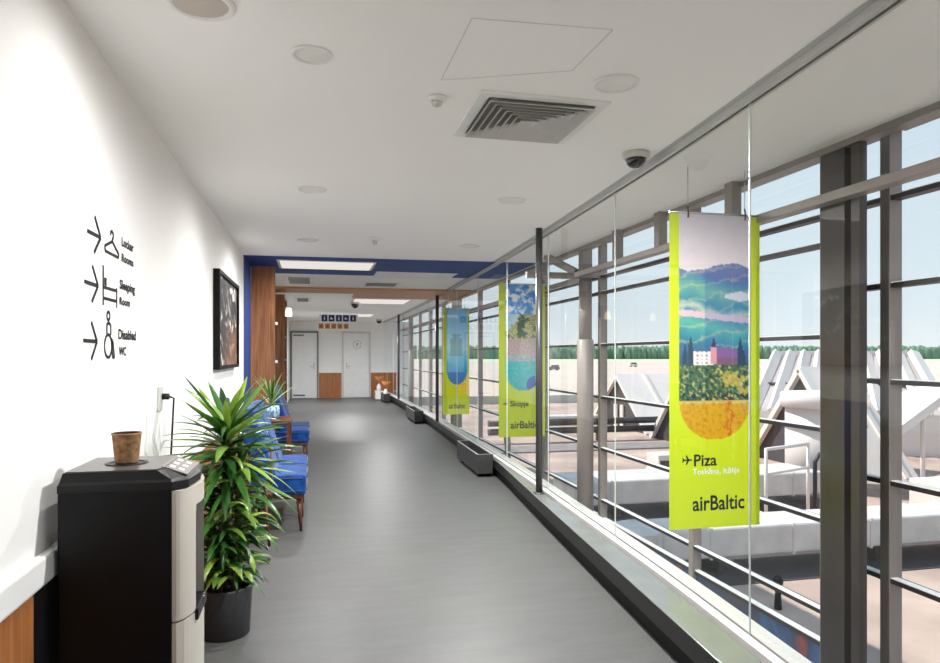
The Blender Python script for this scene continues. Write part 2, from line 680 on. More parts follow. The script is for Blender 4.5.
def end_door(name, pa, pb, hinge_dark, handle_px, sign):
    e = struct_empty(name, (0, END, 0))
    x0, x1 = ex(pa), ex(pb)
    fr = MB()
    fr.box(x0, x0 + 0.05, END - 0.05, END, 0, 2.12).box(x1 - 0.05, x1, END - 0.05, END, 0, 2.12).box(x0, x1, END - 0.05, END, 2.12, 2.17)
    fr.build('door_frame', M['doorframe'] if hinge_dark else M['vent'], e)
    MB().box(x0 + 0.055, x1 - 0.055, END - 0.04, END - 0.001, 0.012, 2.11, 0.004).build('door_leaf', M['door'], e)
    hx = ex(handle_px)
    s = 1 if handle_px < (pa + pb) / 2 else -1
    h = MB()
    h.box(hx - 0.02, hx + 0.02, END - 0.05, END - 0.038, 0.95, 1.15, 0.004)
    h.tube([(hx, END - 0.045, 1.03), (hx, END - 0.09, 1.03), (hx + s * 0.12, END - 0.09, 1.03)], 0.011, 8)
    h.build('door_handle', M['alu'], e)
    if sign == 'plate':
        MB().box(x0 + 0.09, x0 + 0.42, END - 0.046, END - 0.04, 2.01, 2.06).build('door_sign', M['doorframe'], e)
        MB().box(x0 + 0.09, x0 + 0.46, END - 0.06, END - 0.04, 0.09, 0.12).build('door_kick', M['kick'], e)
    else:
        cx = ex(357)
        m = MB()
        n = 24
        for i in range(n):
            if i % 4 == 3: continue
            a0, a1 = 2 * PI * i / n, 2 * PI * (i + 1) / n
            m.bar((cx + .13 * math.cos(a0), END - .045, 1.74 + .13 * math.sin(a0)), (cx + .13 * math.cos(a1), END - .045, 1.74 + .13 * math.sin(a1)), 0.012, 0.012)
        m.bar((cx - .04, END - .045, 1.76), (cx + .05, END - .045, 1.76), 0.02)
        m.bar((cx, END - .045, 1.68), (cx, END - .045, 1.80), 0.02)
        m.build('door_sign', M['doorframe'], e)
end_door('door_1', 290.3, 318.5, True, 314, 'plate')
end_door('door_2', 342, 370.5, False, 346.5, 'ring')

# plinth with black kick, grey face and ledge top
PH = 0.20
pl = MB().m(M['kick'])
ps = [(px_(y) + 0.03, y) for y in YS]
pl.strip([(x, y, 0.0) for x, y in ps], [(x, y, 0.10) for x, y in ps])
pl.strip([(x, y, 0.10) for x, y in ps], [(px_(y), y, 0.10) for y in YS])
pl.m(M['ledge_face'])
pl.strip([(px_(y), y, 0.10) for y in YS], [(px_(y), y, PH - 0.004) for y in YS])
pl.m(M['ledge'])
pl.strip([(px_(y), y, PH - 0.004) for y in YS], [(px_(y) + 0.004, y, PH) for y in YS])
pl.strip([(px_(y) + 0.004, y, PH) for y in YS], [(gx(y) - 0.085, y, PH) for y in YS])
pl.m(M['kick'])
pl.strip([(gx(y) - 0.085, y, PH) for y in YS], [(gx(y) - 0.085, y, PH - .05) for y in YS])
pl.strip([(gx(y) - 0.085, y, PH - .05) for y in YS], [(gx(y) - 0.05, y, PH - .05) for y in YS])
for f in pl.bm.faces: f.smooth = False
struct('baseboard_right', pl)
gc = MB().m(M['vent'])
gc.strip([(gx(y) - 0.05, y, PH - .05) for y in YS], [(gx(y) - 0.05, y, PH + 0.006) for y in YS])
gc.strip([(gx(y) - 0.05, y, PH + 0.006) for y in YS], [(gx(y) - 0.012, y, PH + 0.012) for y in YS])
gc.m(M['kick'])
gc.strip([(gx(y) - 0.012, y, PH + 0.012) for y in YS], [(gx(y) - 0.010, y, PH - 0.02) for y in YS])
gc.strip([(gx(y) - 0.010, y, PH - 0.02) for y in YS], [(gx(y) + 0.010, y, PH - 0.02) for y in YS])
gc.m(M['vent'])
gc.strip([(gx(y) + 0.010, y, PH - 0.02) for y in YS], [(gx(y) + 0.010, y, PH + 0.008) for y in YS])
gc.strip([(gx(y) + 0.010, y, PH + 0.008) for y in YS], [(gx(y) + 0.015, y, PH + 0.008) for y in YS])
struct('trim_7', gc)
sl = MB()
sl.strip([(gx(y) + 0.015, y, PH) for y in YS], [(gx(y) + 0.11, y, PH) for y in YS])
sl.strip([(gx(y) + 0.11, y, PH) for y in YS], [(gx(y) + 0.11, y, -0.6) for y in YS])
struct('trim_8', sl, M['whiteledge'])
# glass head channel at the ceiling
hc = MB()
hc.strip([(gx(y) - 0.03, y, CEIL) for y in YS], [(gx(y) - 0.03, y, CEIL - 0.03) for y in YS])
hc.strip([(gx(y) - 0.03, y, CEIL - 0.03) for y in YS], [(gx(y) - 0.008, y, CEIL - 0.03) for y in YS])
hc.strip([(gx(y) + 0.008, y, CEIL - 0.03) for y in YS], [(gx(y) + 0.02, y, CEIL - 0.03) for y in YS])
hc.strip([(gx(y) + 0.02, y, CEIL - 0.03) for y in YS], [(gx(y) + 0.02, y, CEIL) for y in YS])
hc.strip([(gx(y) - 0.03, y, CEIL) for y in YS], [(gx(y) - 0.06, y, CEIL - 0.001) for y in YS])
struct('trim_9', hc, mat('grey head channel', (200, 200, 198), 0.5))

# glass partition panels
wr = struct_empty('wall_right', (2.0, 0, PH))
J = [-2.2, -0.6, 1.0, 2.56, 4.15, 5.72, 7.3, 8.9, 10.5, 12.1, 13.7, 15.3, 16.9, 18.5, 20.1, 21.7, END]
for a, b in zip(J, J[1:]):
    n = 6
    yy = [a + 0.004 + (b - a - 0.008) * i / n for i in range(n + 1)]
    g = MB().m(M['glass'])
    A = [(gx(y), y, PH - 0.01) for y in yy]
    B = [(gx(y), y, CEIL - 0.01) for y in yy]
    g.strip(A, B)
    o = g.build('glass_panel', None, wr)
    e = MB()
    y = yy[-1]
    e.box(gx(y) - 0.004, gx(y) + 0.004, y + 0.001, y + 0.004, PH - 0.01, CEIL - 0.01)
    e.build('glass_edge', M['edge'], o)

# ------------------------------------------------------------------ poles
POLES = [(1.905, 5.62, 'grey round steel pole on the ledge in front of the Skopje banner'),
         (2.16, 12.05, 'grey round steel pole on the ledge beside the far blue banner'),
         (2.235, 18.4, 'farthest thin grey pole on the ledge near the white vases')]
for x, y, lab in POLES:
    t = thing('support_pole', lab, 'pole', (x, y, PH), 'poles along the glass wall')
    MB().lathe(x, y, [(0.03, PH), (0.03, CEIL - 0.0005)], 20).build('shaft', M['pole'], t)
    MB().lathe(x, y, [(0.05, PH), (0.05, PH + 0.008), (0.032, PH + 0.012)], 20).build('base_flange', M['pole'], t)

# ------------------------------------------------------------------ facade
FX = 2.90
gf = MB().box(1.9, 3.0, -3, END, -0.66, -0.6)
struct('floor_service_gap', gf, M['gap'])
MY = [-0.55, 1.2, 2.93, 3.36, 4.78, 6.52, 8.28, 10.04, 11.8, 13.56, 15.32, 17.08, 18.84, 20.6, END - .1]
ROWS_L = [2.205, 2.04 - 0.0, 1.506, 0.968, 0.44, -0.09]
ROWS_R = [2.205, 1.758, 1.263, 0.747, 0.25]
for k, (a, b) in enumerate(zip(MY, MY[1:])):
    e = struct_empty('window_%d' % (k + 1), (FX, a, -0.6))
    rows = ROWS_R if a < 3.0 else ROWS_L
    MB().box(FX - 0.04, FX + 0.035, a - 0.03, a + 0.03, -0.6, 2.9).build('mullion', M['steel'], e)
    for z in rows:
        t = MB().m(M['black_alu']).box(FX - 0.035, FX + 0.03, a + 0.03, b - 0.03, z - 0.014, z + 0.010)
        t.m(M['white']).box(FX - 0.034, FX + 0.01, a + 0.03, b - 0.03, z + 0.010, z + 0.014)  # white top strip paints in the sun and sky reflection
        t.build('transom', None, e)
    t = MB().m(M['white']).box(FX - 0.02, FX + 0.02, a + 0.03, b - 0.03, -0.275, -0.266)
    t.m(M['black_alu']).box(FX - 0.02, FX + 0.02, a + 0.03, b - 0.03, -0.30, -0.275)
    t.build('bottom_rail', None, e)
    MB().box(FX - 0.01, FX + 0.01, a + 0.03, b - 0.03, -0.60, -0.30).build('spandrel_panel', M['spandrel'], e)
    MB().box(FX - 0.05, FX + 0.06, a + 0.03, b - 0.03, 2.55, 2.62).build('head_rail', M['steel'], e)
    MB().quad((FX, a + .03, -0.266), (FX, b - .03, -0.266), (FX, b - .05, 2.55), (FX, a + .05, 2.55)).build('pane', M['pane'], e)

# steel transom tube along the facade
st = thing('steel_transom', 'long horizontal brown grey steel beam running along the window wall below the ceiling', 'beam', (2.64, 3, 2.18))
MB().box(2.58, 2.66, -3, 6.52, 2.19, 2.24, 0.006).build('tube', M['steel'], st)
MB().box(2.76, 2.84, 6.66, END - .05, 2.19, 2.24, 0.006).build('tube', M['steel'], st)
MB().box(2.66, 2.84, 6.46, 6.52, 2.19, 2.24, 0.004).build('link_piece', M['steel'], st)
hb = thing('head_beam', 'steel beam tucked against the outer edge of the ceiling', 'beam', (2.72, 3, 2.44))
MB().box(2.645, 2.72, -3, END - .05, 2.468, 2.50).build('tube', M['steel'], hb)

for y, lab in ((3.86, 'short upright steel stub above the beam, behind the Piza banner top'),
               (4.79, 'short upright steel stub above the beam, left of the Piza banner'),
               (5.55, 'short upright steel stub above the beam, second left of the Piza banner')):
    o = MB().box(2.575, 2.643, y - 0.04, y + 0.04, 2.2405, 2.4995).build('steel_stub', M['steel'])
    tag(o, lab, 'stub', 'steel stubs between beam and ceiling')

# big profiled column near the right edge
bc = thing('steel_column', 'wide dark flat steel column standing in front of the windows at right', 'column', (2.72, 3.0, -0.6))
q = MB().m(M['darksteel'])
prof = [(2.66, 3.15), (2.66, 2.98), (2.70, 2.975), (2.70, 2.935), (2.655, 2.93), (2.655, 2.875), (2.675, 2.87), (2.695, 2.87), (2.74, 2.96), (2.76, 3.17), (2.68, 3.17)]
q.prism([(x, y, -0.6) for x, y in prof], (0, 0, 3.0995))
q.build('shaft', None, bc)
MB().box(2.60, 2.80, 2.80, 3.22, -0.6, -0.585).build('base_plate', M['darksteel'], bc)

# round columns
def round_col(y, lab, strut):
    x = 2.74
    t = thing('steel_column', lab, 'column', (x, y, -0.6), 'round steel columns inside the window wall')
    m = MB().m(M['steel'])
    m.lathe(x, y, [(0.085, -0.6), (0.085, 1.55), (0.078, 1.56)], 24)
    m.build('lower_sleeve', None, t)
    MB().lathe(x, y, [(0.068, 1.55), (0.068, 2.17)], 24).build('upper_shaft', M['steel'], t)
    MB().box(x - 0.055, x + 0.055, y - 0.05, y + 0.05, 2.17, 2.56).build('head_plate', M['steel'], t)
    if strut:
        MB().bar((2.66, y + 0.05, 2.26), (2.50, y + 0.55, 2.49), 0.05, 0.07).build('strut', M['steel'], t)
        MB().box(gx(y) + 0.03, 2.67, y - 0.03, y + 0.03, 2.185, 2.245).build('cross_arm', M['steel'], t)
round_col(6.60, 'round steel column with thick lower sleeve between the Piza and Skopje banners', True)
round_col(13.3, 'farther round steel column behind the glass past the Skopje banner', False)
round_col(19.6, 'farthest round steel column at the end of the window wall', False)

# ------------------------------------------------------------------ banners
LIME = (196, 216, 38)
def shape_in(u, v, u0, u1, vs, ve):
    if u < u0 or u > u1: return False
    if v <= vs: return True
    c = (u0 + u1) / 2
    return ((u - c) / ((u1 - u0) / 2)) ** 2 + ((v - vs) / (ve - vs)) ** 2 < 1

def art_piza(u, v):
    n = nz(u * 6, v * 18, 1)
    n2 = nz(u * 28, v * 80, 4)
    if not shape_in(u, v, .11, .89, .60, .72):
        return mixc(LIME, (208, 226, 70), 0.6 * max(0, .75 - v) * (1 if u < .11 or u > .89 else .2) + .1 * n)
    hill = .165 + .012 * math.sin(u * 7) + .01 * n
    if v < hill:
        return mixc((206, 202, 214), (228, 218, 222), v / .16 + .3 * (n - .5))
    c = grad([(.165, (128, 136, 178)), (.2, (104, 122, 170)), (.215, (92, 150, 168)), (.25, (118, 178, 160)), (.285, (72, 140, 160)),
              (.31, (190, 200, 180)), (.325, (84, 140, 172)), (.36, (92, 178, 160)), (.41, (56, 130, 150)), (.45, (70, 96, 140)),
              (.50, (60, 100, 86)), (.55, (52, 84, 70)), (.59, (60, 90, 60)), (.598, (214, 190, 110)), (.61, (206, 160, 40)), (.72, (214, 160, 30))],
             v + .018 * math.sin(u * 5 + 1) * (v < .43) + .022 * (n - .5) * (v < .58))
    if v < .43:
        c = mixc(c, (214, 200, 150), max(0, math.sin(v * 150 + u * 9 + 4 * n)) ** 6 * .5)
        if u > .6 and abs(v - .262) < .014 * (1.2 - abs(u - .78) * 5): c = (236, 230, 222)
        if abs(v - .318 - .03 * (u - .2)) < .007 + .006 * n2: c = (214, 190, 196)
        if u > .38: c = mixc(c, (56, 96, 170), .22)  # bluer right part paints the overlapping glass into the print
    # house, tower, cypresses
    if .22 < u < .48 and .438 < v < .482:
        c = (238, 224, 220) if (int(u * 60) % 3 or int(v * 260) % 3) else (150, 120, 150)
    if .46 < u < .78 and .425 + abs(u - .6) * .05 < v < .46: c = (128, 96, 150)
    if .5 < u < .78 and .46 <= v < .482: c = (120, 92, 120)
    if abs(u - .485) < .032 and .425 < v < .48: c = (206, 150, 160)
    if abs(u - .485) < .03 * (v - .39) / .035 and .39 < v <= .425: c = (70, 56, 110)
    for cu, h, w in ((.23, .385, .03), (.78, .39, .035), (.17, .41, .03), (.82, .43, .03)):
        if h < v < .5 and abs(u - cu) < w * min(1, (v - h) / .05): c = (48, 74, 92)
    if .482 < v < .595:
        c = mixc(mixc((34, 66, 66), (120, 150, 90), n2 * 1.7 - .4), (206, 190, 110), .75 if n2 > .72 else 0)
        if u > .55 and n > .56: c = mixc(c, (216, 190, 90), .7)
        if v > .573 and n2 < .5: c = (44, 60, 66)
    if v >= .598:
        c = mixc(c, (150, 116, 30), max(0, n2 - .45) * 1.4)
        if abs(u - .66 - .02 * math.sin(v * 90)) < .035 and n2 > .4: c = (196, 112, 40)
    return c

def art_skopje(u, v):
    n = nz(u * 5 + 9, v * 16, 2)
    n2 = nz(u * 22, v * 66, 7)
    if not shape_in(u, v, .14, .93, .56, .70):
        return mixc(LIME, (226, 214, 90), (v if u > .9 else .2) * .4)
    if (u - .76) ** 2 + ((v - .66) * 3) ** 2 < .028 and v > .6: return (28, 96, 178)
    if v < .20:
        c = mixc((60, 150, 226), (244, 250, 255), (nz(u * 7, v * 20, 31) - .40) * 4)
    elif v < .47:
        lim = .5 - (v - .18) * 2.4
        if u > lim + .12 * (n - .5):
            c = mixc((92, 132, 58), (240, 214, 168), nz(u * 40, v * 120, 9) * 2.0 - .45)
            if v > .36 + .05 * (n - .5): c = mixc(c, mixc((236, 206, 214), (150, 120, 150), nz(u * 30, v * 90, 19)), .75)
            elif n < .46: c = (58, 96, 70)
        else:
            c = mixc((150, 206, 226), (206, 226, 232), n)
    elif v < .51: c = mixc((110, 160, 170), (206, 196, 206), n2)
    else: c = mixc((14, 160, 172), (70, 206, 204), n2 + (.6 - v))
    return c

def art_far(u, v):
    n = nz(u * 5 + 3, v * 14, 12)
    if not shape_in(u, v, .14, .93, .58, .72):
        return mixc(LIME, (240, 200, 40), 1.0 if (u > .6 and v > .6 and v < .8) else .1)
    c = grad([(0, (80, 176, 236)), (.25, (150, 216, 246)), (.36, (186, 226, 240)), (.5, (90, 190, 222)), (.6, (20, 140, 200)), (.72, (16, 112, 180))], v + .06 * (n - .5))
    if .24 < v < .45 and abs(u - .5) < .25 * nz(v * 9, 0, 5) * 2: c = mixc(c, (96, 150, 160), .6)
    return c

def plane_icon(mb, cx, cz, s, y):
    P = [(1, 0), (.8, .1), (.35, .12), (-.05, .75), (-.25, .75), (-.02, .12), (-.5, .12), (-.7, .38), (-.85, .38), (-.72, 0)]
    P = P + [(x, -z) for x, z in reversed(P[1:-1])]
    vs = [mb.bm.verts.new((cx + x * s, y, cz + z * s)) for x, z in P]
    f = mb._face(vs)

def banner(yb, x0, x1, zb, zt, fn, lab, words, nu=90, nv=300):
    b = thing('hanging_banner', lab, 'banner', ((x0 + x1) / 2, yb, zb), 'airline banners hanging behind the glass')
    w, h = x1 - x0, zt - zb
    painted_grid('printed_sheet', (x0, yb, zt), (w, 0, 0), (0, 0, -h), nu, nv, fn, M['banner'], b)
    for s, u, v, tw, thh, m_, bold in words:
        m = MB()
        if s == 'PLANE':
            plane_icon(m, x0 + u * w, zt - v * h, tw * w, yb - 0.002)
            m.build('plane_symbol', M[m_], b)
        else:
            add_text(m, s, (x0 + u * w, yb - 0.0012, zt - v * h), (1, 0, 0), (0, 0, 1), tw * w, thh * h, bold)
            m.build('lettering', M[m_], b)
    r = MB().tube([(x0, yb, zt), (x1, yb, zt)], 0.006, 8)
    r.build('top_bar', M['alu'], b)
    for u in ((.2, .83)):
        MB().tube([(x0 + u * w, yb, zt), (x0 + u * w, yb, CEIL - 0.0005)], 0.0022, 6).build('hanging_wire', M['alu'], b)
        m = MB().tube([(x0 + u * w, yb - .004, zt - 0.03), (x0 + u * w, yb - .008, zt), (x0 + u * w, yb, zt + 0.04)], 0.005, 6)
        m.build('clip', M['darksteel'], b)

banner(3.58, 2.005, 2.60, 0.385, 2.23, art_piza, 'lime green airline banner reading Piza, with a Tuscan landscape picture',
       [('PLANE', .19, .782, .062, 0, 'bannertext', 0), ('Piza', .265, .803, .25, .038, 'bannertext', .018),
        ('Toskāna, Itālija', .25, .835, .52, .026, 'bannerwhite', .012), ('airBaltic', .25, .945, .575, .048, 'bannertext', .018)])
banner(7.8, 2.14, 2.72, 0.42, 2.25, art_skopje, 'lime green airline banner reading Skopje, with rocky cliffs over turquoise water',
       [('PLANE', .15, .782, .062, 0, 'bannertext', 0), ('Skopje', .24, .812, .40, .048, 'bannertext', .018),
        ('airBaltic', .25, .945, .60, .048, 'bannertext', .018)], 60, 200)
banner(12.0, 2.255, 2.74, 0.33, 2.24, art_far, 'farthest lime green airline banner, with a blue sky and sea picture',
       [('airBaltic', .22, .945, .62, .048, 'bannertext', .018)], 40, 130)

# ------------------------------------------------------------------ wall signs (left wall)
def wpt(px, py, off=0.0015):
    p = on_x(px, py, LW)
    return Vector((LW + off, p.y, p.z))

def stroke(mb, pts, w=0.011):
    pts = [wpt(*p) for p in pts]
    for a, b in zip(pts, pts[1:]):
        mb.bar(a, b, w, 0.002, up=(1, 0, 0))
        mb.bm.verts.ensure_lookup_table()
    return mb

def ellipse(cx, cy, rx, ry, n=22, a0=0, a1=2 * PI):
    return [(cx + rx * math.cos(a0 + (a1 - a0) * i / n), cy + ry * math.sin(a0 + (a1 - a0) * i / n)) for i in range(n + 1)]

def wall_text(mb, s, pa, pb, yt0, yb0):
    """text between two columns, top/bottom given at the left end"""
    a = wpt(pa, yb0)
    at_ = wpt(pa, yt0)
    bw = wpt(pb, yb0)
    add_text(mb, s, (LW + 0.0005, a.y, a.z), (0, 1, 0), (0, 0, 1), bw.y - a.y, at_.z - a.z, 0.03, depth=0.0015)

def wall_sign(lab, arrow, parts, words):
    p = wpt(arrow[2][0], arrow[2][1])
    t = thing('wall_sign', lab, 'sign', (LW, p.y, p.z), 'direction signs on the left wall')
    m = MB()
    stroke(m, [arrow[0], arrow[2], arrow[3]], 0.013)
    stroke(m, [arrow[1], arrow[2]], 0.013)
    m.build('arrow', M['ink'], t)
    m = MB()
    for pts in parts:
        stroke(m, pts, 0.011)
    m.build('pictogram', M['ink'], t)
    for w in words:
        m = MB()
        wall_text(m, *w)
        m.build('lettering', M['ink'], t)

wall_sign('hanger symbol and arrow reading Locker Rooms, topmost on the wall',
          [(94.4, 216.5), (87, 230.6), (100.3, 237.7), (93.8, 252.4)],
          [[(110.5, 235), (110.2, 232.5), (111.3, 231), (112.6, 233), (113.2, 236.5), (112, 240), (112, 241.5)],
           [(112, 241.5), (104.6, 245.4), (104.8, 250.7), (118, 257.6), (118.3, 254.2), (112, 241.5)]],
          [('Locker', 121.3, 133, 236.5, 246), ('Rooms', 121.3, 133, 253, 261.5)])
wall_sign('bed symbol and arrow reading Sleeping Room, middle of the wall signs',
          [(92, 265.5), (84.2, 281.3), (97.7, 286), (91.5, 301.7)],
          [[(102.8, 265), (102.8, 305)], [(104.6, 277.5), (104.6, 285.5)], [(105.6, 278), (105.6, 286)], [(116.3, 288), (116.3, 308)],
           [(103, 287), (116.3, 290.8)], [(103, 297.8), (116.3, 301.4)]],
          [('Sleeping', 119.2, 134.5, 279, 291.5), ('Room', 119.2, 129.5, 296.5, 304.5)])
wall_sign('wheelchair symbol and arrow reading Disabled WC, lowest on the wall',
          [(91, 322), (83.2, 340.4), (96.7, 341.4), (91, 359.4)],
          [ellipse(108, 315.8, 1.5, 4), [(106.5, 334), (106.5, 324.5), (108.2, 322.6), (110.4, 325), (110.4, 335)],
           ellipse(107.8, 346, 3.6, 11.5), [(111, 339), (112.6, 342), (114, 357.5), (112.3, 357.5), (111.3, 346)]],
          [('Disabled', 118, 135.5, 328.8, 339.3), ('WC', 118.4, 125.8, 346.5, 355.8)])

# ------------------------------------------------------------------ framed picture
pc = thing('framed_picture', 'large black framed abstract collage in grey and brown on the left wall', 'picture', (LW, 6.3, 1.28))
y0, y1, pz0, pz1 = 5.56, 6.96, 1.285, 2.07
m = MB()
for a in ((y0, y0 + .03, pz0, pz1), (y1 - .03, y1, pz0, pz1), (y0 + .03, y1 - .03, pz0, pz0 + .03), (y0 + .03, y1 - .03, pz1 - .03, pz1)):
    m.box(LW, LW + 0.05, a[0], a[1], a[2], a[3])
m.build('frame', M['kick'], pc)
def art_wall(u, v):
    n = nz(u * 4, v * 3, 20)
    k = noise.cell(Vector((u * 7 + 2.5 * n + 2 * v, v * 6 + 2.3 * n - 3 * u, 3.3)))
    k2 = noise.cell(Vector((u * 15 - v * 9, v * 13 + u * 8 + n * 3, 8.1)))
    c = mixc((52, 50, 50), (196, 190, 182), k * .6 + k2 * .4)
    if k2 > .82: c = (226, 222, 214)
    if k2 < .14: c = (22, 20, 20)
    br = max(0, v - .35) * max(0, u - .05) * 2.6
    c = mixc(c, (132, 86, 60), min(.75, br))
    if u < .07 and v > .45: c = (226, 222, 216)
    return c
painted_grid('canvas', (LW + 0.03, y0 + .03, pz1 - .03), (0, y1 - y0 - .06, 0), (0, 0, -(pz1 - pz0 - .06)), 130, 80, art_wall, M['art'], pc)

# wall socket
so = thing('wall_socket', 'small grey wall socket with black plug left of the plant', 'socket', (LW, 3.7, 1.16))
MB().box(LW, LW + 0.012, 3.64, 3.73, 1.12, 1.24, 0.003).build('socket_plate', M['vent'], so)
MB().tube([(LW + 0.012, 3.70, 1.19), (LW + 0.045, 3.70, 1.19)], 0.016, 12).build('plug', M['black'], so)
MB().tube([(LW + 0.045, 3.70, 1.19), (LW + 0.065, 3.71, 1.18), (LW + 0.06, 3.72, 1.12), (LW + 0.04, 3.75, 0.8), (LW + 0.035, 3.75, 0.02)], 0.005, 8).build('cable', M['black'], so)

# ------------------------------------------------------------------ water dispenser
wd = thing('water_dispenser', 'black and silver floor-standing water dispenser against the left wall', 'dispenser', (-0.55, 2.33, 0))
DY0, DY1, DX0, DX1 = 2.17, 2.50, -0.72, -0.412
body = MB().box(DX0, DX1, DY0, DY1, 0.012, 1.0, 0.006)
body.build('cabinet', M['black_panel'], wd)
# curved silver front
def arc_x(t):
    return DX1 + 0.05 * math.sin(PI * t) ** 0.6 if 0 < t < 1 else DX1
ny = 16
def front(z0, z1, ta=0.0, tb=1.0, off=0.0, nn=16):
    m = MB()
    ts = [ta + (tb - ta) * i / nn for i in range(nn + 1)]
    pa = [(arc_x(t) + 0.012 + off, DY0 + (DY1 - DY0) * t) for t in ts]
    pb = [(DX1, DY0 + (DY1 - DY0) * t) for t in ts]
    P = pa + list(reversed(pb))
    m.prism([(x, y, z0) for x, y in P], (0, 0, z1 - z0))
    return m
front(0.02, 0.60).build('lower_front', M['silver'], wd)
fm = front(0.606, 0.995, 0.0, 0.26)
o = fm.build('upper_front', M['silver'], wd)
front(0.606, 0.995, 0.74, 1.0).build('upper_front', M['silver'], wd)
front(0.935, 0.995, 0.26, 0.74).build('front_bridge', M['silver'], wd)
m = MB().m(M['black'])
m.box(DX1 + .001, DX1 + 0.02, DY0 + .26 * .33, DY0 + .74 * .33, 0.606, 0.935)
m.build('dispensing_recess', None, wd)
MB().box(DX1 - .02, DX1 + 0.062, DY0 + .24 * .33, DY0 + .76 * .33, 0.575, 0.612, 0.006).build('drip_tray', M['black'], wd)
for yy in (.40, .60):
    MB().tube([(DX1 + 0.03, DY0 + yy * .33, 0.93), (DX1 + 0.03, DY0 + yy * .33, 0.89)], 0.008, 10).build('tap', M['alu'], wd)
# lid: bevelled cap with sloped control panel
m = MB().m(M['black'])
P0 = [(DX0, DY0 - .001), (DX1 + .0, DY0 - .001), (DX1 + .04, DY0 + .04), (DX1 + .055, DY0 + .165), (DX1 + .04, DY1 - .03), (DX1, DY1 + .001), (DX0, DY1 + .001)]
P1 = [(DX0 + .010, DY0 + .014), (DX1 - .045, DY0 + .014), (DX1 - .03, DY0 + .05), (DX1 - .025, DY0 + .165), (DX1 - .03, DY1 - .05), (DX1 - .045, DY1 - .016), (DX0 + .012, DY1 - .016)]
def ring(P, z): return [m.bm.verts.new((x, y, z)) for x, y in P]
Pm = [(DX0 + .004, DY0 + .005), (DX1 - .004, DY0 + .005), (DX1 + .03, DY0 + .043), (DX1 + .042, DY0 + .165), (DX1 + .03, DY1 - .035), (DX1 - .004, DY1), (DX0, DY1)]
rs = [ring(P0, 1.000), ring(P0, 1.022), ring(Pm, 1.030), ring(P1, 1.056)]
for a, b in zip(rs, rs[1:]):
    for i in range(7):
        m._face([a[i], a[(i + 1) % 7], b[(i + 1) % 7], b[i]])
m._face(list(reversed(rs[0])))
m._face(rs[-1])
lid = m.build('lid', None, wd)
MB().prism([(x * .97 - .016, y * .97 + .07, 1.0562) for x, y in P1], (0, 0, 0.003)).build('top_plate', M['grey_top'], lid)
# control panel on the sloped front edge of the lid
a, b = Vector((DX1 - .042, DY0 + .062, 1.0575)), Vector((DX1 - .042, DY1 - .055, 1.0575))
c, d = Vector((DX1 + .034, DY1 - .05, 1.032)), Vector((DX1 + .034, DY0 + .05, 1.032))
MB().m(M['control']).prism([a, b, c, d], (0, 0, 0.004)).build('control_panel', None, wd)
for i in range(3):
    for j in range(2):
        p = a + (b - a) * (0.2 + 0.3 * i) + (d - a) * (0.33 + 0.36 * j) + Vector((0, 0, .0042))
        u = (b - a).normalized() * .014
        w = (d - a).normalized() * .008
        MB().prism([p - u - w, p + u - w, p + u + w, p - u + w], (0, 0, .001)).build('touch_icon', M['white'], wd)
MB().lathe(-0.575, 2.33, [(0.062, 1.0585), (0.062, 1.062), (0.05, 1.0625), (0.048, 1.0600)], 28).build('cup_ring', M['black'], wd)
for x in (DX0 + .04, DX1 - .04):
    for y in (DY0 + .04, DY1 - .04):
        MB().lathe(x, y, [(0.015, 0), (0.015, 0.013)], 12).build('foot', M['black'], wd)

cup = thing('paper_cup', 'brown mottled paper cup on top of the water dispenser', 'cup', (-0.575, 2.33, 1.063))
m = MB().m(M['paper'])
cz = 1.0632
m.lathe(-.575, 2.33, [(0.033, cz), (0.034, cz + .002), (0.0425, cz + .086), (0.0445, cz + .088), (0.0445, cz + .0925), (0.041, cz + .0925)], 32, True, False)
m.m(M['coffee'])
m.lathe(-.575, 2.33, [(0.041, cz + .0925), (0.032, cz + .006)], 32, False, True)
m.build('cup_body', None, cup)

# ------------------------------------------------------------------ plants
def leaf(mb, base, az, el, length, width, droop, n=7, twist=0.0):
    p = Vector(base)
    ang = el
    step = length / n
    L_, R_, C_ = [], [], []
    for i in range(n + 1):
        t = i / n
        w = width * (math.sin(PI * min(1, t * 0.86 + 0.14)) ** 0.7) * 0.5
        if i == n: w = 0.0006
        h = Vector((math.cos(az), math.sin(az), 0))
        dirv = h * math.cos(ang) + Vector((0, 0, 1)) * math.sin(ang)
        side = Vector((-math.sin(az), math.cos(az), 0))
        up = dirv.cross(side) * -1
        if up.length > 0: up.normalize()
        side2 = side * math.cos(twist * t) + up * math.sin(twist * t)
        C_.append(p.copy())
        L_.append(p + side2 * w + up * w * 0.35)
        R_.append(p - side2 * w + up * w * 0.35)
        p = p + dirv * step
        ang -= droop / n
    v = [[mb.bm.verts.new(q) for q in row] for row in (L_, C_, R_)]
    for i in range(n):
        for a, b in ((0, 1), (1, 2)):
            f = mb._face([v[a][i], v[b][i], v[b][i + 1], v[a][i + 1]])
            if f: f.smooth = True

